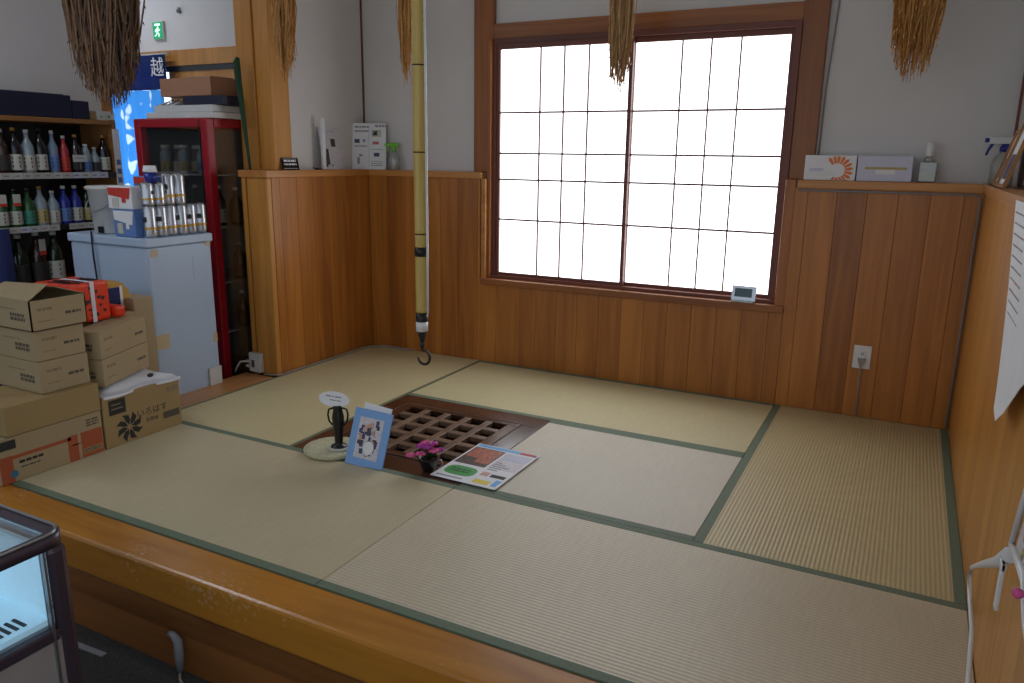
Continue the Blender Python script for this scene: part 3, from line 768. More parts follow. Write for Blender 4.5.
# cans
can_src = None
def make_can(h, r, label, loc):
    t = thing('drink_can', label, 'can', loc, random.random()*6, 'silver cans on the freezer')
    g = G(); g.lathe([(r*.78, 0), (r*.95, .004), (r, .012), (r, h-.014), (r*.86, h-.004), (r*.82, h), (r*.78, h-.003)], 'silver', 18); g.done('can_body', t)
    g = G(); g.lathe([(r*1.004, h*.25), (r*1.006, h*.26), (r*1.006, h*.33), (r*1.004, h*.34)], 'gold', 18)
    g.box((-r*1.03, -.012, h*.5), (-r*.9, .012, h*.66), 'lab_k'); g.box((r*.9, -.012, h*.5), (r*1.03, .012, h*.66), 'lab_k'); g.done('printed_band', t)
    g = G(); g.box((-.004, -.011, h), (.006, .006, h+.0015), 'silver'); g.done('pull_tab', t)
    return t
ords = ['nearest', 'second', 'third', 'fourth', 'fifth', 'farthest']
tall = None
for i in range(6):
    y = -1.560+i*.0685; x = -.248-.008*(i//2)
    lb = 'tall silver can in the bottom row on the freezer, %s' % (ords[i]+' the camera' if i == 0 else ords[i]+' from the front' if i < 5 else 'farthest back')
    if tall is None: tall = make_can(.165, .033, lb, (x, y, .886))
    else: copy_thing(tall, (x, y, .886), random.random()*6, lb)
short = make_can(.122, .033, 'short silver can stacked above the first tall can, nearest the camera', (-.250, -1.560, 1.052))
copy_thing(short, (-.250, -1.491, 1.052), 1.1, 'short silver can stacked above the second tall can, just behind the nearest short one')
copy_thing(tall, (-.258, -1.422, 1.052), 2.1, 'tall silver can in the upper tier right behind the short cans')
copy_thing(tall, (-.258, -1.353, 1.052), 4.1, 'tall silver can in the upper tier, farthest back')

def pack(loc, size, m, m2, label, rz=0):
    t = thing('drink_multipack', label, 'drink carton', loc, rz, 'drink cartons on the freezer')
    g = G(); g.box((-size[0]/2, -size[1]/2, 0), (size[0]/2, size[1]/2, size[2]), m, bev=.006); g.done('carton', t)
    g = G(); h = size[2]
    g.slab([(-size[0]/2+.005, -size[1]/2-.001, h*.95), (size[0]/2-.005, -size[1]/2-.001, h*.95), (size[0]/2-.02, -size[1]/2-.001, h*.45), (-size[0]/2+.01, -size[1]/2-.001, h*.62)], (0, -.0012, 0), m2)
    g.box((-size[0]*.3, -size[1]/2-.004, h*.12), (-size[0]*.05, -size[1]/2-.001, h*.5), 'lab_w'); g.box((size[0]*.1, -size[1]/2-.004, h*.3), (size[0]*.25, -size[1]/2-.001, h*.5), m2)
    g.done('print', t); return t
pack((-.375, -1.565, .886), (.17, .11, .145), 'lab_b', 'paper', 'light blue drink carton on the freezer beside the bucket, lower of two')
pack((-.395, -1.565, 1.032), (.18, .11, .118), 'paper', 'lab_r', 'white drink carton with a red corner, upper of two beside the bucket', .05)
pack((-.40, -1.40, 1.10-.0), (.17, .12, .10), 'lab_b', 'lab_r', 'blue and pink drink carton high behind the short silver cans')
pack((-.40, -1.40, .886), (.17, .14, .213), 'lab_b', 'paper', 'blue drink carton hidden low behind the front cartons, under the pink one')
t = thing('paper_cup', 'small blue cup with white lid on top of the short silver cans', 'cup', (-.250, -1.53, 1.1745))
g = G(); g.lathe([(.028, 0), (.034, .055), (.030, .052)], 'blue_trig', 16); g.done('cup', t)
g = G(); g.lathe([(.035, .052), (.036, .058), (.030, .085), (.01, .086)], 'paper', 16); g.done('lid', t)

# ------------------------------------------------------------------ red framed glass fridge
rf = thing('display_fridge', 'red-framed glass drinks fridge behind the white freezer', 'fridge', (0, 0, FL))
x0, x1, y0, y1 = -.975, -.345, -1.05, -.45; TP = 1.525-FL; p = .055
g = G()
for x in (x0, x1-p):
    for y in (y0, y1-p): g.box((x, y, 0), (x+p, y+p, TP), 'red_frame', bev=.006)
for y in (y0, y1-p):
    g.box((x0+p, y, TP-.05), (x1-p, y+p, TP), 'red_frame', bev=.004); g.box((x0+p, y, .05), (x1-p, y+p, .30), 'red_frame', bev=.004)
for x in (x0, x1-p):
    g.box((x, y0+p, TP-.05), (x+p, y1-p, TP), 'red_frame', bev=.004); g.box((x, y0+p, .05), (x+p, y1-p, .30), 'red_frame', bev=.004)
g.box((x1-p-.012, y0-.001, .2), (x1-p-.004, y0+.004, TP-.01), 'black')
g.done('frame', rf)
g = G(); g.box((x0+.01, y0+.01, TP-.008), (x1-.01, y1-.01, TP+.002), 'red_frame'); g.done('top_panel', rf)
g = G(); g.box((x0+.012, y1-.03, .1), (x1-.012, y1-.02, TP-.02), 'dark_in'); g.box((x0+.012, y0+.02, .1), (x0+.02, y1-.02, TP-.02), 'dark_in'); g.box((x0+.02, y0+.02, .28), (x1-.02, y1-.02, .30), 'dark_in'); g.done('liner', rf)
g = G(); g.box((x0+p, y0+.018, .30), (x1-p, y0+.024, TP-.05), 'glass'); g.done('front_glass', rf)
g = G(); g.box((x1-.024, y0+p, .30), (x1-.018, y1-p, TP-.05), 'glass'); g.done('side_glass', rf)
for z in (.62, .93, 1.27, 1.58):
    g = G()
    for k in range(12): xk = x0+.03+k*(x1-x0-.06)/11; g.tube([(xk, y0+.04, z), (xk, y1-.04, z)], .0025, 'steel', 5)
    g.tube([(x0+.025, y0+.04, z), (x1-.025, y0+.04, z)], .006, 'steel', 6); g.tube([(x1-.03, y0+.04, z), (x1-.03, y1-.04, z)], .006, 'steel', 6)
    g.done('wire_shelf', rf)

# ------------------------------------------------------------------ bottles
def make_bottle(kind, glass, cap, lab, h, label, loc, rz=0, group=None, tagm=None):
    t = thing('bottle', label, 'bottle', loc, rz, group)
    r = {'sake': .037, 'slim': .030, 'big': .050, 'jar': .034, 'pet': .032}[kind]
    if kind == 'jar': prof = [(r*.9, 0), (r, .005), (r, h*.72), (r*.7, h*.82), (r*.62, h*.86)]; nz = .86
    elif kind == 'pet': prof = [(r*.85, 0), (r, .01), (r, h*.6), (r*.55, h*.86), (r*.4, h*.9)]; nz = .9
    else: prof = [(r*.9, 0), (r, .006), (r, h*.58), (r*.92, h*.64), (r*.5, h*.76), (r*.36, h*.82), (r*.34, h*.92)]; nz = .92
    g = G(); g.lathe(prof, glass, 14); g.done('glass_body', t)
    rc = prof[-1][0]*1.15
    g = G(); g.lathe([(rc, h*nz), (rc, h*.995), (rc*.9, h)], cap, 12); g.done('cap', t)
    g = G(); g.lathe([(r*1.01, h*.08), (r*1.015, h*.085), (r*1.015, h*.42), (r*1.01, h*.425)], lab, 14)
    for k in range(3):
        for q in range(6):
            a = q*PI/3; g.box((r*1.0, -.0035, h*(.14+.09*k)), (r*1.03, .0035, h*(.19+.09*k)), 'lab_k', Matrix.Rotation(a, 4, 'Z'))
    g.done('label', t)
    if tagm:
        g = G(); g.box((r*1.04, -.022, h*.64), (r*1.04+.003, .022, h*.86), 'lab_w'); g.box((r*1.04, -.0225, h*.56), (r*1.04+.004, .0225, h*.64), tagm); g.done('neck_tag', t)
    return t
# bottle rack: boards run along y, open towards +x
SX0, SX1, SY0, SY1 = -1.95, -1.60, -3.0, -.74
rk = thing('bottle_shelf', 'wooden shelf unit full of sake bottles along the far left wall', 'shelf', (0, 0, FL))
for z in (1.915, 1.565, 1.235, .86):
    g = G(); g.box((SX0, SY0, z-.03), (SX1, SY1, z), 'shelf_wood', bev=.003); b = g.done('board', rk)
    if z < 1.9:
        g = G(); g.box((SX1+.001, SY0, z-.03), (SX1+.004, SY1, z+.006), 'black')
        y = -1.9
        while y < SY1-.08:
            if random.random() < .92: g.box((SX1+.004, y, z-.03), (SX1+.007, y+.061, z+.008), random.choice(['offwhite', 'lav', 'lab_w'])); g.box((SX1+.007, y+.008, z-.016), (SX1+.0078, y+.04, z-.007), 'ink_lt')
            y += .064
        g.done('price_rail', b)
g = G(); g.box((SX0, SY1, 0), (SX1, SY1+.025, 1.95-.03), 'shelf_wood'); g.done('side_panel', rk)
g = G(); g.box((SX0-.012, SY0, 0), (SX0, SY1, 1.9), 'black'); g.done('back_panel', rk)
g = G(); g.box((SX0, SY0, 0), (SX1-.03, SY1, .70), 'black'); g.done('plinth', rk)
g = G(); g.box((SX1+.002, SY1-.008, 1.32), (SX1+.006, SY1+.04, 1.86), 'paper')
for k in range(4): g.box((SX1+.006, SY1+.0, 1.44+.06*k), (SX1+.007, SY1+.03, 1.475+.06*k), 'lab_b')
tag(g.done('banner', None, (0, 0, FL)), 'narrow white upright sign with blue marks on the end of the bottle shelf', 'sign')
zs = [1.565+FL, 1.235+FL, .86+FL]
top = [(-1.463, 'sake', 'b_brown', 'cap_w', 'lab_k', .27, 'brown bottle at the left end of the top shelf', None),
 (-1.384, 'sake', 'b_black', 'cap_g', 'lab_w', .28, 'black bottle with a white label, second on the top shelf', None),
 (-1.304, 'sake', 'b_clear', 'cap_w', 'lab_w', .27, 'pale glass bottle between two black ones on the top shelf', None),
 (-1.225, 'sake', 'b_black', 'black', 'lab_w', .28, 'black bottle just left of the frosted bottle on the top shelf', None),
 (-1.14, 'slim', 'b_frost', 'cap_w', 'lab_b', .27, 'tall frosted grey-blue bottle on the top shelf', None),
 (-1.066, 'slim', 'b_red', 'cap_w', 'lab_r', .24, 'red bottle on the top shelf', None),
 (-.985, 'sake', 'b_black', 'cap_g', 'lab_k', .25, 'dark bottle with a gold cap behind the small card on the top shelf', None),
 (-.917, 'pet', 'b_clear', 'cap_w', 'lab_b', .19, 'short clear bottle with a blue label on the top shelf', None),
 (-.853, 'slim', 'b_clear', 'cap_w', 'lab_k', .17, 'short slim pale bottle with a dark foot on the top shelf', None),
 (-.784, 'sake', 'b_black', 'cap_g', 'lab_w', .25, 'black bottle with an orange cap at the right end of the top shelf', None)]
midr = [(-1.60, 'sake', 'b_green', 'b_dkgreen', 'lab_w', .24, 'green bottle with a red-footed tag at the left edge of the middle shelf', 'lab_r'),
 (-1.515, 'sake', 'b_green', 'b_dkgreen', 'lab_w', .24, 'green bottle with a red-footed tag, second on the middle shelf', 'lab_r'),
 (-1.43, 'sake', 'b_green', 'b_dkgreen', 'lab_w', .24, 'green bottle with a red-footed tag, third on the middle shelf', 'lab_r'),
 (-1.347, 'sake', 'b_green', 'b_dkgreen', 'lab_g', .24, 'untagged green bottle with a teal label on the middle shelf', None),
 (-1.266, 'sake', 'b_clear', 'cap_g', 'lab_y', .25, 'clear bottle with a straw-coloured label and orange cap on the middle shelf', None),
 (-1.185, 'sake', 'b_clear', 'cap_w', 'lab_w', .22, 'pale bottle with a white label left of the blue bottles, middle shelf', None),
 (-1.107, 'sake', 'b_blue', 'cap_w', 'lab_b', .25, 'first deep blue bottle on the middle shelf', None),
 (-1.028, 'sake', 'b_blue', 'cap_w', 'lab_w', .25, 'second deep blue bottle, on the right of the first, middle shelf', None),
 (-.948, 'sake', 'b_dkgreen', 'cap_g', 'lab_y', .24, 'dark green bottle with a yellow label on the middle shelf', None),
 (-.875, 'slim', 'b_dkgreen', 'cap_g', 'lab_w', .23, 'slim dark bottle at the right end of the middle shelf, next to the bucket', None)]
lowr = [(-1.43, 'big', 'b_dkgreen', 'cap_w', 'lab_k', .33, 'large dark green bottle beside the navy cloth on the bottom shelf', None),
 (-1.315, 'big', 'b_brown', 'cap_w', 'lab_k', .34, 'large brown bottle with a red-footed tag on the bottom shelf', 'lab_r'),
 (-1.20, 'big', 'b_dkgreen', 'cap_w', 'lab_w', .335, 'large dark green bottle with a pale label on the bottom shelf', None)]
for z, row, rw in ((zs[0], top, 'bottles on the top shelf'), (zs[1], midr, 'bottles on the middle shelf'), (zs[2], lowr, 'bottles on the bottom shelf')):
    for y, k, gl, cp, lb, hh, nm, tg in row:
        make_bottle(k, gl, cp, lb, hh, nm, (-1.66 if k != 'big' else -1.68, y, z+.001), random.uniform(-.2, .2), rw, tg)
g = G(); g.box((-.001, -.05, 0), (.001, .05, .045), 'offwhite'); g.box((.001, -.04, .02), (.0015, .03, .026), 'ink_lt'); tag(g.done('price_card', None, (-1.6, -1.0, zs[0]+.075)), 'small cream card held up among the top shelf bottles', 'card')
g = G(); g.tube([(0, 0, -.005), (0, 0, -.074)], .002, 'steel', 5); tag(g.done('card_stem', None, (-1.602, -1.0, zs[0]+.075)), 'thin wire stem under the small cream card', 'card holder')
# bottles in the red fridge
fr = 1.58+FL; spots = [(-.86, -.93, 'jar', 'b_clear', 'lab_y', 'glass jar at the left of the upper fridge shelf'), (-.78, -.90, 'jar', 'b_brown', 'lab_w', 'brown jar, second on the upper fridge shelf'),
 (-.70, -.93, 'jar', 'b_clear', 'lab_y', 'glass jar, third on the upper fridge shelf'), (-.62, -.90, 'jar', 'b_brown', 'lab_y', 'brown jar, fourth on the upper fridge shelf'), (-.54, -.93, 'pet', 'b_clear', 'lab_b', 'clear bottle with a blue label at the right of the upper fridge shelf')]
for x, y, k, gl, lb, nm in spots: make_bottle(k, gl, 'cap_w', lb, .17, nm, (x, y, fr+.005), 0, 'bottles in the red fridge')
fr = 1.27+FL
for i, (x, gl, lb, nm) in enumerate(((-.80, 'b_clear', 'lab_b', 'clear bottle at the left of the second fridge shelf'), (-.66, 'b_brown', 'lab_r', 'brown bottle with a red label on the second fridge shelf'), (-.55, 'b_brown', 'lab_k', 'brown bottle with a dark label on the second fridge shelf'), (-.45, 'b_dkgreen', 'lab_w', 'dark green bottle at the right of the second fridge shelf'))):
    make_bottle('sake', gl, 'cap_w', lb, .24, nm, (x, -.90, fr+.005), 0, 'bottles in the red fridge')
nn = [('upper', 1.27), ('middle', .93), ('lower', .62)]
for nme, z in nn:
    for i, y in enumerate((-.80, -.70, -.60)):
        make_bottle('sake', ('b_dkgreen', 'b_green', 'b_brown')[i], 'cap_w', ('lab_k', 'lab_g', 'lab_w')[i], .23,
            '%s bottle seen through the side glass on the %s fridge shelf' % (('near dark green', 'bright green', 'far brown')[i], nme), (-.42, y, z+FL+.005), 0, 'bottles in the red fridge')

# things on the fridge
zt = 1.528
t = thing('flat_crate', 'flat white carton lying on the red fridge, lower of two', 'box', (-.62, -.80, zt)); g = G(); g.box((-.27, -.22, 0), (.30, .24, .035), 'offwhite', bev=.004); g.done('carton', t)
t = thing('flat_crate', 'white carton on top of the lower flat carton on the fridge', 'box', (-.60, -.80, zt+.036)); g = G(); g.box((-.24, -.2, 0), (.26, .22, .040), 'offwhite', bev=.004); g.done('carton', t)
t = thing('navy_box', 'dark navy flat box under the brown box on the fridge', 'box', (-.45, -.80, zt+.077)); g = G(); g.box((-.17, -.17, 0), (.155, .2, .052), 'navy', bev=.003); g.done('carton', t)
t = thing('glass_tray', 'shiny crumpled clear tray left of the navy box on the fridge', 'tray', (-.77, -.88, zt+.077)); g = G()
for k in range(6): g.tube([(-.10+.03*k, -.06, .004), (-.08+.03*k, 0, .03+.01*(k % 2)), (-.09+.035*k, .07, .006)], .005, 'clear' if k % 2 else 'offwhite', 6)
g.box((-.11, -.07, 0), (.11, .08, .004), 'clear'); g.done('tray', t)
t = thing('cardboard_box', 'brown cardboard box on top of the red fridge', 'box', (-.57, -.78, zt+.131)); g = G(); g.box((-.26, -.17, 0), (.17, .25, .105), M['kraft_red'] if 'kraft_red' in M else 'kraft', bev=.003); g.done('carton', t)
g = G(); g.box((-.10, -.12, .106), (.12, .10, .116), 'kraft'); g.done('flap', t)
t = thing('furled_banner', 'dark green furled cloth leaning between the red fridge and the orange post', 'banner', (-.245, -.875, 1.215)); g = G()
g.tube([(.045, .0, -.0), (.035, 0, .12), (.012, 0, .35), (-.005, 0, .52), (-.012, 0, .63), (.0, 0, .655)], [.008, .009, .014, .019, .020, .012], 'green_cloth', 10); g.done('cloth', t)
g = G(); g.tube([(.045, 0, .0), (.05, 0, -.4), (.055, 0, -1.0), (.055, 0, FL-1.24)], .006, 'green_cloth', 6); g.done('pole', t)
# on the bottle shelf
zt = 1.915+FL+.001
g = G(); g.box((-.15, -.65, 0), (.15, .0, .145), 'navy', bev=.004); g.box((-.14, -.6, .145), (.14, -.04, .149), 'navy'); tag(g.done('navy_box', None, (-1.77, -1.005, zt)), 'long navy box on top of the bottle shelf', 'box')
g = G(); g.box((-.15, 0, 0), (.15, .118, .115), 'navy', bev=.004); g.box((-.12, .01, .115), (.12, .10, .118), 'navy'); tag(g.done('navy_box', None, (-1.77, -1.0, zt)), 'short navy box at the right end of the long navy one', 'box')
t = thing('wooden_tray', 'small tan box between the navy box and the white carton on the shelf', 'box', (-1.77, -.83, zt)); g = G(); g.box((-.10, -.048, 0), (.14, -.002, .055), 'kraft2', bev=.002); g.box((-.08, -.04, .055), (.12, -.01, .058), 'kraft2'); g.done('box', t)
t = thing('small_carton', 'small white carton with green marks at the right end of the shelf top', 'box', (-1.68, -.765, zt)); g = G(); g.box((-.06, -.06, 0), (.05, .07, .06), 'offwhite', bev=.002); g.done('carton', t)
g = G(); g.box((.0505, -.04, .02), (.0515, -.02, .028), 'photo_green'); g.box((.0505, .02, .015), (.0515, .035, .035), 'photo_green'); g.box((.0505, .003, .0), (.0512, .005, .06), 'ink_lt'); g.done('print', t)
# navy cloth hanging + pink bundle low left
g = G(); pts = []
for k in range(15): pts.append((-1.566+.012*math.sin(k*1.7), -1.95+.03*k))
vs = [[g.bm.verts.new((x, y, z)) for x, y in pts] for z in (.86, .3, FL+.004)]
vs2 = [[g.bm.verts.new((x-.006, y, z)) for x, y in pts] for z in (.86, .3, FL+.004)]
for a, b in zip(vs, vs[1:]):
    for k in range(14): g.face([a[k], a[k+1], b[k+1], b[k]], 'navy_cloth', True)
for a, b in zip(vs2, vs2[1:]):
    for k in range(14): g.face([a[k+1], a[k], b[k], b[k+1]], 'navy_cloth', True)
for k in range(14): g.face([vs[0][k], vs2[0][k], vs2[0][k+1], vs[0][k+1]], 'navy_cloth')
tag(g.done('navy_cloth'), 'pleated navy cloth hanging in front of the bottom shelf at the left edge', 'cloth')

# noren curtain and its rod
t = thing('noren_curtain', 'sky blue shop curtain with a navy band and a white character in the doorway', 'curtain', (0, .50, 0))
def wavy(x0, x1, z0, z1, m, amp=.02, n=30, y=0):
    g = G(); r = []
    for z in (z1, (z0+z1)/2, z0):
        r.append([g.bm.verts.new((x0+(x1-x0)*k/n, y+amp*math.sin(k*.9), z)) for k in range(n+1)])
    for a, b in zip(r, r[1:]):
        for k in range(n): g.face([a[k], a[k+1], b[k+1], b[k]], m, True)
    bmesh.ops.solidify(g.bm, geom=g.bm.faces[:], thickness=.003)
    return g
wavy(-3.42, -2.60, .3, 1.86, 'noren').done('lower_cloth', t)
wavy(-3.42, -2.53, 1.86, 2.15, 'noren_navy', .006).done('top_band', t, label='navy band of the curtain')
lettering('越', .17, 'paper', plane_mtx((-2.62, -.012, 2.035), (1, 0, 0), (0, 0, 1)), t)
g = G(); g.tube([(-3.5, .012, 2.155), (-2.50, .012, 2.155)], .009, 'offwhite', 8); g.done('rod', t)

# exit sign
t = thing('exit_sign', 'green emergency exit sign with a white running figure on the grey wall', 'sign', (-2.675, BY-.025, 2.36))
g = G(); g.box((-.065, 0, -.075), (.065, .024, .075), 'offwhite', bev=.004); g.done('housing', t)
g = G(); g.box((-.058, -.003, -.068), (.058, 0, .068), 'exit'); g.done('green_panel', t)
g = G(); y = -.0045
g.box((-.035, y, .038), (.035, y+.001, .055), 'exit_w')
g.blob((.005, y, .022), (.011, .0012, .011), 'exit_w')
g.tube([(.002, y, .012), (-.004, y, -.018)], .009, 'exit_w', 6)
for pts in ([(-.004, y, -.018), (.018, y, -.03), (.014, y, -.055)], [(-.004, y, -.018), (-.018, y, -.038), (-.036, y, -.045)], [(.002, y, .008), (.022, y, -.002), (.032, y, .008)], [(.002, y, .008), (-.02, y, .006), (-.026, y, -.012)]): g.tube(pts, .005, 'exit_w', 6)
g.done('running_figure', t)
g = G(); g.blob((0, 0, 0), (.012, .02, .016), 'grey'); g.box((-.008, .0, -.012), (.008, .018, .03), 'grey'); tag(g.done('wall_hook', None, (-2.41, BY-.02, 2.50)), 'tiny grey hook on the wall above and right of the exit sign', 'hook')

# ------------------------------------------------------------------ objects on the ledges
def leaning_sheet(name, label, cat, o, right, up, wd, hg, marks, m='paper', t_=.004):
    t = thing(name, label, cat, o)
    P = plane_mtx((0, 0, 0), right, up)
    g = G(); patch(g, P, 0, 0, wd, hg, m, t_, -t_); g.done('card', t)
    g = G(); marks(g, P)
    g.done('print', t)
    return t
def m_notice(g, P):
    print_lines(g, P, .02, .275, .10, 2, 'ink_lt', .012, .016); print_lines(g, P, .16, .28, .08, 1, 'ink_lt', .016)
    P = P @ Matrix.Diagonal((.88, 1, 1, 1))
    patch(g, P, .155, .215, .23, .262, 'lab_w'); patch(g, P, .165, .225, .20, .255, 'ink')
    patch(g, P, .02, .175, .06, .20, 'photo_navy'); patch(g, P, .085, .18, .105, .20, 'ink_lt')
    print_lines(g, P, .02, .15, .10, 1, 'ink_lt', .008); patch(g, P, .16, .165, .21, .185, 'b_red')
    patch(g, P, .17, .085, .215, .11, 'photo_navy'); patch(g, P, .04, .035, .06, .08, 'ink_lt'); patch(g, P, .055, .085, .08, .10, 'ink_lt')
    patch(g, P, .15, .13, .245, .133, 'lab_g'); patch(g, P, .15, .05, .24, .054, 'ink_lt'); patch(g, P, .132, .02, .134, .29, 'lab_b')
    print_lines(g, P, .15, .035, .09, 2, 'ink_lt', .006, .006)
leaning_sheet('notice_sheet', 'white printed notice with small diagrams leaning in the left corner of the ledge', 'notice', (-.096, -.052, LG+.001), (.185, .080, 0), (-.03, .08, 1), .235, .305, m_notice)
def m_leaf(g, P):
    patch(g, P, .015, .015, .05, .10, 'photo_dark'); patch(g, P, .05, .03, .075, .13, 'ink'); patch(g, P, .11, .145, .155, .195, 'photo_dark'); patch(g, P, .04, .225, .055, .26, 'ink_lt')
    patch(g, P, .12, .03, .15, .07, 'photo_pale'); patch(g, P, .09, .02, .105, .03, 'photo_navy'); patch(g, P, .08, .24, .15, .243, 'ink_lt')
leaning_sheet('leaflet', 'leaflet with brown food pictures leaning on the left ledge', 'leaflet', (-.045, -.40, LG+.001), (-.05, 1, 0), (-.14, 0, 1), .20, .268, m_leaf, 'photo_pale', .002)
t = thing('rolled_paper', 'white rolled sheet standing at the left side of the leaflet', 'paper roll', (-.04, -.405, LG+.001)); g = G(); g.lathe([(.012, 0), (.016, .005), (.016, .315), (.012, .317)], 'paper', 14); g.done('roll', t)
t = thing('label_sign', 'small black sign with white lettering on the left ledge beside the post', 'sign', (-.04, -.70, LG+.001)); P = plane_mtx((0, 0, 0), (.35, 1, 0), (-.35, 0, 1))
g = G(); patch(g, P, -.055, 0, .055, .075, 'b_black', .004, -.004); g.done('plate', t)
g = G(); patch(g, P, -.046, .066, .046, .068, 'paper'); patch(g, P, -.046, .008, .046, .010, 'paper'); print_lines(g, P, -.04, .05, .08, 2, 'paper', .011, .01); g.done('print', t)
t = thing('binder_clip', 'small black clip lying at the edge of the left ledge', 'clip', (-.005, -.50, LG+.001)); g = G(); g.box((-.012, -.02, 0), (.012, .02, .012), 'black', bev=.003); g.tube([(0, -.02, .01), (0, -.045, .016), (0, -.05, .008), (0, -.02, .004)], .002, 'black', 5); g.done('clip', t)
# green trigger spray
def spray(loc, rz, label, mt, mh, s=1.0, head='white'):
    t = thing('spray_bottle', label, 'spray bottle', loc, rz)
    g = G(); g.lathe([(.034*s, 0), (.038*s, .006), (.038*s, .075*s), (.030*s, .10*s), (.014*s, .118*s), (.014*s, .125*s)], 'clear' if s < 1.1 else 'clear', 18); g.done('bottle_body', t)
    g = G(); g.lathe([(.016*s, .122*s), (.016*s, .14*s), (.010*s, .145*s)], mt, 14); g.box((-.055*s, -.009*s, .150*s), (.035*s, .009*s, .176*s), head if head != 'white' else 'white', bev=.004); g.box((-.01*s, -.008*s, .14*s), (.012*s, .008*s, .155*s), mt); g.done('spray_head', t)
    g = G(); g.box((-.068*s, -.007*s, .156*s), (-.054*s, .007*s, .172*s), mt); g.tube([(-.04*s, 0, .152*s), (-.052*s, 0, .13*s), (-.058*s, 0, .108*s)], [.006*s, .005*s, .004*s], mt, 8); g.done('trigger', t)
    return t
spray((.186, .045, LG+.001), .1, 'clear spray bottle with a lime green trigger head on the back ledge', 'green_trig', 'green_trig', 1.0, 'green_trig')
spray((W+.05, -.02, LG+.001), .15, 'clear spray bottle with a blue and white head in the right corner', 'blue_trig', 'white', 1.22)
# tissue boxes
def tissue(x0, x1, m, label, flower):
    t = thing('tissue_box', label, 'tissue box', ((x0+x1)/2, .035, LG+.001), .01); hw = (x1-x0)/2-.001
    g = G(); g.box((-hw, -.03, 0), (hw, .05, .125), m, bev=.003); g.done('carton', t)
    g = G(); P = plane_mtx((0, -.0302, 0), (1, 0, 0), (0, 0, 1))
    if flower:
        for k in range(13):
            a = -1.9+k*.34; cx, cz = .035, .05
            p = [P @ Vector((cx+math.cos(a+d)*r, min(.122, max(.003, cz+math.sin(a+d)*r)), .0003)) for r, d in ((.036, -.14), (.036, .14), (.066, .12), (.078, 0), (.066, -.12))]
            g.slab(p, (0, -.0008, 0), 'orange_print')
        patch(g, P, -.10, .045, -.03, .06, 'lav'); patch(g, P, -.115, .02, .03, .045, 'white')
    else:
        patch(g, P, -.09, .058, .10, .07, 'lab_y'); patch(g, P, -.04, .035, .05, .058, 'white')
    g.done('print', t)
tissue(2.818, 3.066, 'paper', 'white tissue box with an orange flower print on the right part of the back ledge', True)
tissue(3.070, 3.322, 'lav', 'pale lavender tissue box beside the orange-flowered one', False)
t = thing('pump_bottle', 'square clear bottle with a white cap right of the tissue boxes', 'bottle', (3.388, .04, LG+.001))
g = G(); g.box((-.04, -.025, 0), (.04, .025, .10), 'clear', bev=.006); g.lathe([(.03, .10), (.014, .118), (.014, .125)], 'clear', 14); g.done('bottle_body', t)
g = G(); g.box((-.034, -.02, .006), (.034, .02, .055), plain('yellowish_gel', (196, 190, 140), .3)); g.done('liquid', t)
g = G(); g.lathe([(.019, .125), (.02, .13), (.02, .185), (.016, .19)], 'white', 16); g.done('cap', t)
# picture frames leaning on the right ledge
def pic(loc, wd, hg, label, lean=.38):
    t = thing('picture_frame', label, 'picture frame', loc); P = plane_mtx((0, 0, 0), (0, -1, 0), (lean, 0, 1)); b = .014
    g = G(); patch(g, P, 0, 0, wd, b, 'shelf_wood', .014); patch(g, P, 0, hg-b, wd, hg, 'shelf_wood', .014); patch(g, P, 0, b, b, hg-b, 'shelf_wood', .014); patch(g, P, wd-b, b, wd, hg-b, 'shelf_wood', .014); g.done('frame', t)
    g = G(); patch(g, P, b, b, wd-b, hg-b, 'paper', .004); patch(g, P, b+.02, b+.02, wd-b-.02, hg*.5, 'photo_navy', .0046); g.done('picture', t)
pic((W+.020, -.22, LG+.001), .22, .24, 'tilted wooden picture frame on the right ledge, left one', .26)
pic((W+.015, -.46, LG+.001), .30, .27, 'tilted wooden picture frame on the right ledge at the photo edge', .26)

# digital clock on the sill
t = thing('digital_clock', 'small silver digital clock on the window sill at the lower right', 'clock', (2.565, -.002, WZ0-.003), -.05)
P = plane_mtx((0, 0, .008), (1, 0, 0), (0, .22, 1))
g = G(); patch(g, P, -.066, 0, .066, .082, 'silver', .018, -.018); g.done('case', t)
g = G(); patch(g, P, -.05, .02, .045, .068, 'lcd', .001); g.done('screen', t)
lettering('10:25', .03, 'ink', P @ Matrix.Translation((-.003, .044, .0012)), t) if False else None
g = G(); g.box((-.06, -.016, 0), (.06, .03, .01), 'silver', bev=.002); g.done('stand', t)

# wall outlet, plug and cord
t = thing('wall_outlet', 'white wall outlet plate with a grey plug on the right of the back wall', 'outlet', (3.2, -.001, .33))
g = G(); g.box((-.043, -.008, -.062), (.043, 0, .062), 'white', bev=.003); g.done('plate', t)
g = G(); g.box((-.018, -.012, -.03), (.018, -.007, .035), 'white', bev=.002); g.box((-.006, -.013, .012), (-.003, -.0115, .026), 'ink'); g.box((.003, -.013, .012), (.006, -.0115, .026), 'ink'); g.done('socket', t)
g = G(); g.slab([(-.02, -.013, -.005), (.02, -.013, -.005), (.008, -.013, -.042), (-.008, -.013, -.042)], (0, -.022, 0), 'cord'); g.tube([(0, -.024, -.04), (.0, -.02, -.08), (.003, -.012, -.2), (.004, -.012, -.325)], .005, 'cord', 8); tag(g.done('power_cord', None, (3.2, -.001, .33)), 'grey plug and cord running from the back wall outlet down to the mat', 'cord')
t = thing('wall_outlet', 'grey surface outlet low on the end of the left wall', 'outlet', (-.155, YE-.006, .072))
g = G(); g.box((-.048, -.03, -.06), (.046, 0, .06), 'offwhite', bev=.003); g.done('box', t)
g = G(); g.box((-.022, -.036, -.03), (-.005, -.029, .015), 'ink', bev=.001); g.done('socket', t)
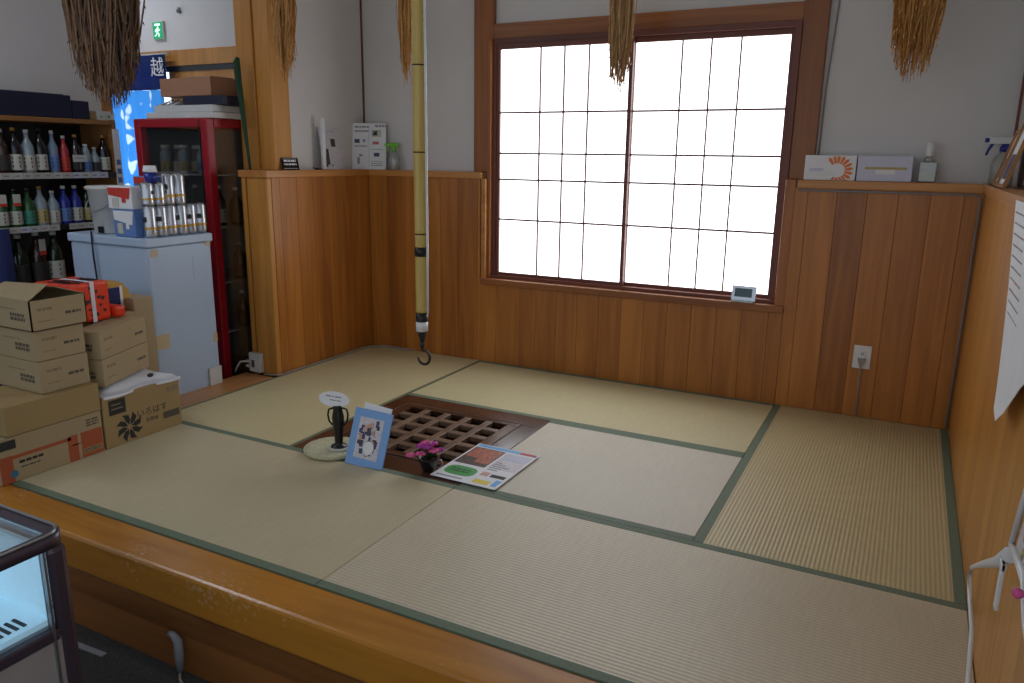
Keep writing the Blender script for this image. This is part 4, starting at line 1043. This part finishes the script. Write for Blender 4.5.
g = G(); g.box((-.06, -.045, .0), (-.03, -.03, .014), 'offwhite'); g.box((-.06, -.045, -.03), (-.03, -.03, -.016), 'offwhite'); g.tube([(-.06, -.04, .005), (-.10, -.05, .0), (-.125, -.06, -.04), (-.14, -.06, -.072)], .006, 'offwhite', 8); tag(g.done('power_cord', None, (-.155, YE-.006, .072)), 'pale double plug and cord at the low outlet by the red fridge', 'cord')
g = G(); g.tube([(-.09, YE-.03, .006), (.012, YE+.0, .007), (.014, -.6, .007), (.014, -.12, .007), (.10, -.012, .007), (.35, -.012, .006)], .006, 'cord', 8); tag(g.done('cable'), 'thin grey cord lying along the foot of the left wall', 'cord')
g = G(); g.tube([(2.80, -.006, LG-.052), (3.3, -.006, LG-.052), (3.61, -.006, LG-.052), (3.628, -.008, LG-.07), (3.628, -.008, .6), (3.628, -.008, .01)], .0045, 'grey', 8); tag(g.done('cable'), 'thin grey cord under the ledge that drops down the right corner', 'cord')
g = G(); g.tube([(WX1+.135, .095, LG+.01), (WX1+.14, .094, 1.7), (WX1+.16, .094, 2.1), (WX1+.155, .094, 2.5)], .004, 'cord', 6); tag(g.done('cable'), 'thin cord running up the plaster beside the window post', 'cord')

# paper sheet on the right wall
t = thing('wall_calendar', 'large white printed sheet with curling foot hanging on the right wall', 'poster', (W-.02, 0, 0))
g = G(); rows = []
prof = [(1.225, -1.60, .0), (.95, -1.80, .002), (.75, -1.905, .0), (.69, -1.985, -.005)]
outl = [[(0, -1.53, 1.223), (0, -2.7, 1.23)], [(0, -1.70, .974), (0, -2.6, .97)], [(-.002, -1.79, .83), (-.006, -2.29, .83)], [(-.006, -1.87, .71), (-.014, -2.15, .725)], [(-.012, -1.93, .672), (-.022, -2.09, .684)]]
for (a, b) in outl: rows.append([Vector(a).lerp(Vector(b), k/8) for k in range(9)])
fr_ = [[g.bm.verts.new(p) for p in r] for r in rows]; bk_ = [[g.bm.verts.new(p+Vector((.0015, 0, 0))) for p in r] for r in rows]
n_ = len(rows)
for i in range(n_-1):
    for k in range(8):
        g.face([fr_[i][k], fr_[i][k+1], fr_[i+1][k+1], fr_[i+1][k]], 'paper'); g.face([bk_[i][k+1], bk_[i][k], bk_[i+1][k], bk_[i+1][k+1]], 'paper')
    g.face([fr_[i][0], fr_[i+1][0], bk_[i+1][0], bk_[i][0]], 'paper'); g.face([fr_[i+1][8], fr_[i][8], bk_[i][8], bk_[i+1][8]], 'paper')
for k in range(8):
    g.face([fr_[0][k+1], fr_[0][k], bk_[0][k], bk_[0][k+1]], 'paper'); g.face([fr_[-1][k], fr_[-1][k+1], bk_[-1][k+1], bk_[-1][k]], 'paper')
g.done('sheet', t)
g = G()
for k in range(12):
    z = 1.19-.030*k; y0 = -1.585-.0215*k
    for q in range(7):
        yy = y0-.034*q
        g.box((-.0014, yy-.027, z-.0022), (-.0002, yy, z+.0022), 'lab_r' if (k*3+q) % 11 == 0 else 'ink_lt')
g.done('print', t)

# leaflet rack with cable at the right edge
t = thing('leaflet_rack', 'white wire rack with patterned leaflets on the right wall at the photo edge', 'rack', (3.575, -2.93, .66))
g = G(); g.tube([(0, .135, 0), (0, .08, .135), (0, .02, .26), (0, -.30, .28), (0, -.26, -.05), (0, -.10, -.02), (0, -.02, .02), (0, .135, 0)], .0055, 'white', 8)
g.tube([(0, .135, 0), (0, -.065, .01)], .004, 'white', 6); g.tube([(0, .08, .135), (.06, .08, .135)], .004, 'white', 6); g.done('wire_frame', t)
g = G(); g.slab([(.004, .115, .005), (.004, .02, .235), (.004, -.28, .26), (.004, -.24, -.03), (.004, -.09, .0)], (.012, 0, 0), 'photo_pale')
for k in range(26): g.blob((.003, random.uniform(-.15, .05), random.uniform(.02, .18)), (.002, .012, .010), random.choice(['photo_navy', 'photo_skin', 'ink_lt', 'lab_y']), sub=1)
g.done('leaflet', t)
g = G(); g.blob((-.012, -.075, .012), (.009, .009, .009), 'pink'); g.done('pink_knob', t)
g = G(); g.tube([(3.575, -2.80, .642), (3.582, -2.64, .55), (3.588, -2.41, .432), (3.59, -2.26, .352), (3.59, -2.20, .318), (3.59, -2.165, .285), (3.59, -2.26, .258), (3.59, -2.38, .245), (3.588, -2.50, .13), (3.585, -2.55, .015)], [.015, .012, .0085, .006, .0055, .0055, .0055, .0055, .0055, .0055], 'white', 10); tag(g.done('white_cable'), 'thick white cable drooping from the leaflet rack to the mat', 'cable')
t = thing('adhesive_tag', 'folded white strip hanging below the cable end at the right wall', 'strip', (3.567, -2.80, .622))
g = G(); g.box((-.003, -.012, -.09), (.003, .010, .004), 'white', bev=.001); g.box((-.004, -.012, -.01), (.004, .012, .004), 'white', bev=.001); g.done('strip', t)

# ------------------------------------------------------------------ objects around the hearth
t = thing('woven_mat', 'round pale woven straw pad under the black vase', 'straw pad', (1.105, -1.755, .001))
g = G(); prof = [(.115, 0), (.128, .006), (.132, .015), (.126, .024), (.10, .028), (.06, .030), (.005, .030)]
g.lathe(prof, 'weave', 36); pad = g.done('pad', t)
g = G()
for k in range(40):
    a = 2*PI*k/40; g.blob((.122*math.cos(a), .122*math.sin(a), .016), (.012, .007, .012), 'weave', Matrix.Rotation(a, 4, 'Z'), sub=1)
g.done('braided_rim', t)
t = thing('vase', 'black two-handled vase carrying an oval white card, on the straw pad', 'vase', (1.155, -1.77, .032), .5)
g = G(); g.lathe([(r_, z_*1.2) for r_, z_ in [(.036, 0), (.038, .006), (.034, .012), (.020, .016), (.018, .024), (.020, .045), (.026, .10), (.027, .125), (.021, .148), (.021, .160), (.028, .170), (.024, .172)]], 'black_vase', 24); g.done('vase_body', t)
g = G(); g.lathe([(.050, 0), (.05, .005), (.039, .008)], 'lab_w', 20); g.done('foot_ring', t)
for s in (-1, 1):
    g = G(); g.tube([(s*.022, 0, .190), (s*.040, 0, .184), (s*.045, 0, .158), (s*.040, 0, .128), (s*.026, 0, .110)], .0045, 'black_vase', 8); g.done('handle', t)
t = thing('oval_card', 'oval white card with handwritten lines balanced on the black vase', 'card', (1.142, -1.775, .262))
P = plane_mtx((0, 0, 0), (.80, .45, -.16), (-.1, .5, .62))
g = G(); g.slab([P @ Vector((.068*math.cos(a*PI/16), .036*math.sin(a*PI/16), 0)) for a in range(32)], P.to_3x3() @ Vector((0, 0, .004)), 'paper'); g.done('card', t)
g = G(); print_lines(g, P @ Matrix.Translation((0, 0, .004)), -.04, .008, .07, 1, 'ink_lt', .006); print_lines(g, P @ Matrix.Translation((0, 0, .004)), -.02, -.008, .05, 1, 'ink_lt', .005); g.done('print', t)

# blue photo stand
t = thing('photo_stand', 'sky blue photo stand with a group picture, tilted upright on the mat by the hearth', 'photo stand', (1.243, -1.842, .005))
P = lean_mtx((0, 0, 0), (.98, .09, 0), (.03, .36, 1)); bw, bh = .190, .250
g = G(); patch(g, P, 0, 0, bw, bh, 'blue_card', .008, -.008); g.done('card_frame', t)
g = G(); patch(g, P, .035, .035, bw-.035, bh-.035, 'photo_pale', .001)
rr = random.Random(3)
for k in range(46):
    x, y = rr.uniform(.04, bw-.06), rr.uniform(.045, bh-.07)
    patch(g, P, x, y, x+rr.uniform(.01, .022), y+rr.uniform(.012, .032), rr.choice(['photo_navy', 'photo_navy', 'photo_skin', 'photo_pale', 'photo_dark']), .0004+.0003*rr.random(), .001+.00002*k)
p = [P @ Vector((.105+.026*math.cos(a*PI/8), .085+.03*math.sin(a*PI/8), .0028)) for a in range(16)]
g.slab(p, P.to_3x3() @ Vector((0, 0, .0004)), 'paper')
g.done('picture', t)
g = G(); g.slab([P @ Vector(v) for v in ((.03, .02, -.02), (.16, .02, -.02), (.175, .272, -.016), (.035, .278, -.016))], P.to_3x3() @ Vector((0, 0, .006)), 'paper'); g.done('backing_card', t)
g = G(); g.slab([P @ Vector(v) for v in ((.08, 0.01, -.01), (.12, .01, -.01), (.12, .17, -.01), (.08, .17, -.01))], (0, .006, 0), 'kraft'); g.slab([(.09, .125, 0), (.12, .125, 0), (.12, .065, .12), (.09, .065, .12)], (0, .004, 0), 'kraft'); g.done('easel_leg', t)

# potted flower
t = thing('flower_pot', 'small pot of pink artificial flowers in front of the hearth grid', 'potted flowers', (1.615, -1.735, .007), .3)
g = G(); g.lathe([(.024, 0), (.028, .004), (.043, .052), (.047, .058), (.044, .060), (.038, .05)], 'black_vase', 20); g.done('pot', t)
g = G(); g.tube([(.040, -.015, .055), (.062, -.02, .06), (.07, -.02, .042), (.058, -.018, .022), (.036, -.012, .02)], .003, 'steel', 8); g.done('handle', t)
g = G(); rr = random.Random(8)
for k in range(22):
    a = rr.random()*2*PI; r0 = rr.uniform(.01, .05)
    p0 = Vector((0, 0, .05)); p1 = Vector((math.cos(a)*r0, math.sin(a)*r0, .05+rr.uniform(.02, .04)))
    sd = Vector((-math.sin(a), math.cos(a), 0))*.011
    vs = [g.bm.verts.new(v) for v in (p0, (p0+p1)/2+sd, p1, (p0+p1)/2-sd)]; g.face(vs, 'leaf')
g.done('leaves', t)
for k in range(10):
    g = G(); a = k*2.4; r0 = .012+.0045*k; c = Vector((math.cos(a)*r0, math.sin(a)*r0, .118-.0045*k+rr.uniform(0, .012)))
    if k == 9: c = Vector((-.068, -.03, .075))
    for q in range(6):
        b = q*PI/3+k; g.blob(c+Vector((math.cos(b)*.013, math.sin(b)*.013, 0)), (.013, .010, .007), 'pink' if k % 2 else 'pink2', Matrix.Rotation(b, 4, 'Z'), sub=1)
    g.blob(c+Vector((0, 0, .004)), (.005, .005, .004), 'photo_yellow' if k % 3 == 0 else 'pink', sub=1)
    g.tube([(c.x*.2, c.y*.2, .05), tuple(c)], .0015, 'leaf', 4)
    g.done('flower', t)

# flyer lying on the mats
t = thing('flyer', 'glossy colour flyer with an autumn picture lying across hearth frame and mat', 'flyer', (1.645, -1.778, .0075))
e1 = Vector((.325, -.003, 0)); e2 = Vector((-.008, .43, 0)).normalized(); wf_, hf = .316, .422
P = plane_mtx((.006, 0, 0), e1, e2)
g = G(); patch(g, P, 0, 0, wf_, hf, 'paper', .0015); g.done('sheet', t)
g = G()
def F(x0, y0, x1, y1, m, k=1): patch(g, P, x0*wf_, y0*hf, x1*wf_, y1*hf, m, .0004*k, .0015)
F(0.02, .92, .98, .985, 'photo_sky'); F(.72, .925, .97, .98, 'lab_r', 2)
F(.03, .42, .52, .90, 'photo_dark'); F(.05, .62, .50, .88, 'photo_autumn', 2); F(.30, .47, .50, .62, 'photo_yellow', 2) if False else F(.28, .50, .50, .62, 'photo_autumn', 2)
F(.56, .45, .96, .88, 'photo_pale'); F(.58, .70, .94, .86, 'lav', 2)
for k in range(5): F(.58, .40+.05*k, .62+.3*random.random(), .415+.05*k, 'ink_lt', 3)
pts = [P @ Vector((wf_*(.29+.23*math.copysign(abs(math.cos(a*PI/12))**.6, math.cos(a*PI/12))), hf*(.24+.115*math.copysign(abs(math.sin(a*PI/12))**.7, math.sin(a*PI/12))), .0015)) for a in range(24)]
g.slab(pts, (0, 0, .0006), 'photo_green')
print_lines(g, P @ Matrix.Translation((0, 0, .0021)), wf_*.13, hf*.26, wf_*.3, 2, 'leaf', .010, .012)
F(.58, .24, .70, .33, 'photo_skin'); F(.73, .24, .95, .31, 'ink'); F(.60, .05, .84, .14, 'photo_yellow'); F(.05, .05, .45, .075, 'ink_lt'); F(.88, .05, .96, .2, 'photo_sky')
g.done('print', t)

# ------------------------------------------------------------------ ice-cream cooler at lower left
ck = thing('glass_top_cooler', 'glass-topped display cooler with dark rounded frame at the lower left', 'cooler', (0, 0, FL))
cx0, cx1, cy0, cy1, CT = .75, 1.655, -4.6, -3.33, .455-FL
def rrect(x0, y0, x1, y1, r, n=5):
    pts = []
    for (cx, cy, a0) in ((x1-r, y1-r, 0), (x0+r, y1-r, PI/2), (x0+r, y0+r, PI), (x1-r, y0+r, 1.5*PI)):
        for k in range(n+1): a = a0+PI/2*k/n; pts.append((cx+r*math.cos(a), cy+r*math.sin(a)))
    return pts
def ring(g, outer, inner, z0, z1, m):
    n = len(outer)
    o0 = [g.bm.verts.new((x, y, z0)) for x, y in outer]; o1 = [g.bm.verts.new((x, y, z1)) for x, y in outer]
    i0 = [g.bm.verts.new((x, y, z0)) for x, y in inner]; i1 = [g.bm.verts.new((x, y, z1)) for x, y in inner]
    for k in range(n):
        j = (k+1) % n
        g.face([o0[k], o0[j], o1[j], o1[k]], m, True); g.face([i0[j], i0[k], i1[k], i1[j]], m, True)
        g.face([o1[k], o1[j], i1[j], i1[k]], m); g.face([o0[j], o0[k], i0[k], i0[j]], m)
g = G()
ring(g, rrect(cx0, cy0, cx1, cy1, .05), rrect(cx0+.03, cy0+.03, cx1-.03, cy1-.03, .03), CT-.03, CT, 'stripe_dark')
ring(g, rrect(cx0+.004, cy0+.004, cx1-.004, cy1-.004, .05), rrect(cx0+.01, cy0+.01, cx1-.01, cy1-.01, .045), CT, CT+.006, 'steel')
g.done('top_rim', ck)
g = G()
for (x, y) in ((cx1-.055, cy1-.055), (cx0+.005, cy1-.055), (cx1-.055, cy0+.005), (cx0+.005, cy0+.005)):
    g = G(); g.box((x, y, .06), (x+.05, y+.05, CT-.03), 'stripe_dark', bev=.015); g.done('corner_post', ck)
g = G(); g.box((cx1-.012, cy1-.068, .07), (cx1-.001, cy1-.062, CT-.03), 'steel'); g.done('edge_trim', ck)
g = G(); g.box((cx0+.02, cy0+.02, .05), (cx1-.008, cy1-.02, CT-.25), 'cooler_body', bev=.01); g.done('body', ck)
g = G(); g.box((cx1-.03, cy0+.04, CT-.265), (cx1-.002, cy1-.05, CT-.235), 'stripe_dark', bev=.005); g.done('lower_rail', ck)
g = G(); g.box((cx1-.02, cy0+.05, CT-.235), (cx1-.012, cy1-.055, CT-.03), 'glass_lit'); g.done('front_glass', ck)
g = G(); g.box((cx0+.035, cy0+.035, CT-.012), (cx1-.035, cy1-.035, CT-.006), 'glass_lit'); g.done('glass_lid', ck)
g = G(); g.box((cx0+.03, cy0+.03, CT-.25), (cx1-.06, cy1-.03, CT-.235), 'cooler_glow'); g.box((cx0+.03, cy1-.04, CT-.235), (cx1-.06, cy1-.03, CT-.04), 'cooler_glow'); g.box((cx0+.03, cy0+.03, CT-.235), (cx0+.04, cy1-.04, CT-.04), 'cooler_glow')
for k in range(26): g.box((cx1-.13, cy1-.09-.018*k, CT-.235), (cx1-.08, cy1-.082-.018*k, CT-.232), 'ink')
g.done('liner', ck)
g = G(); g.box((cx0+.05, cy0+.05, 0), (cx1-.05, cy1-.05, .05), 'black'); g.done('base', ck)
# connector on the fascia
t = thing('hose_connector', 'grey-white bent plug hanging on the platform front near the carpet', 'plug', (1.345, -2.828, -.24))
g = G(); g.tube([(-.03, -.012, .01), (-.005, -.018, .014), (.012, -.018, .0), (.012, -.018, -.06), (.008, -.018, -.115)], [.011, .013, .015, .016, .012], 'grey', 10); g.done('plug_body', t)
g = G(); g.tube([(.008, -.018, -.11), (.02, -.03, -.135), (.10, -.07, -.134), (.3, -.10, -.134), (.6, -.2, -.134)], .005, 'cord', 8); g.done('cord', t)
g = G(); g.box((-.10, -.01, 0), (.10, .012, .006), 'grey', bev=.002); g.box((-.08, -.02, 0), (-.02, -.01, .004), 'grey'); tag(g.done('floor_clip', None, (.93, -2.90, FL+.001), (0, 0, .05)), 'small grey strip lying on the carpet beside the platform front', 'strip')

# ------------------------------------------------------------------ fill lights (unseen ceiling fixtures added to brighten the shop)
def fill_lamp(loc, label, power, L=1.2, rz=0):
    t = thing('added_ceiling_light', label, 'ceiling light', loc, rz, 'added ceiling fill lights')
    g = G(); g.box((-L/2, -.09, 0), (L/2, .09, .05), 'white', bev=.005); g.done('housing', t)
    g = G(); g.box((-L/2+.03, -.06, -.02), (L/2-.03, .06, .0), emis('fill_light_'+label[:5], (235, 242, 255), power)); g.done('diffuser', t)
fill_lamp((1.0, -4.6, CEIL-.052), 'white ceiling light over the shop aisle near the camera', 10)
fill_lamp((-1.0, -2.6, CEIL-.052), 'white ceiling light above the stacked boxes', 24)
fill_lamp((-3.0, -.1, CEIL-.052), 'white ceiling light over the passage', 15)

# ------------------------------------------------------------------ world: daylight of the shop front behind the camera
wd_ = bpy.data.worlds.new('World'); S.world = wd_; wd_.use_nodes = True
bg = wd_.node_tree.nodes['Background']; bg.inputs[0].default_value = (.80, .90, 1.0, 1); bg.inputs[1].default_value = .74

# ------------------------------------------------------------------ camera
f_px, yaw, pitch, roll = 767.2, .4732, 1.3354, .0141
cam = bpy.data.cameras.new('camera'); cam.sensor_width = 36; cam.sensor_fit = 'HORIZONTAL'; cam.lens = f_px*36/1024; cam.clip_start = .02
co = bpy.data.objects.new('camera', cam); COL.objects.link(co)
R_ = Matrix.Rotation(yaw, 4, 'Z') @ Matrix.Rotation(pitch, 4, 'X') @ Matrix.Rotation(roll, 4, 'Z')
co.matrix_world = Matrix.Translation((3.3436, -4.3347, 1.3276)) @ R_
S.camera = co
S.view_settings.view_transform = 'Standard'; S.view_settings.look = 'None'; S.view_settings.gamma = 1; S.view_settings.use_curve_mapping = False
S.view_settings.exposure = 0
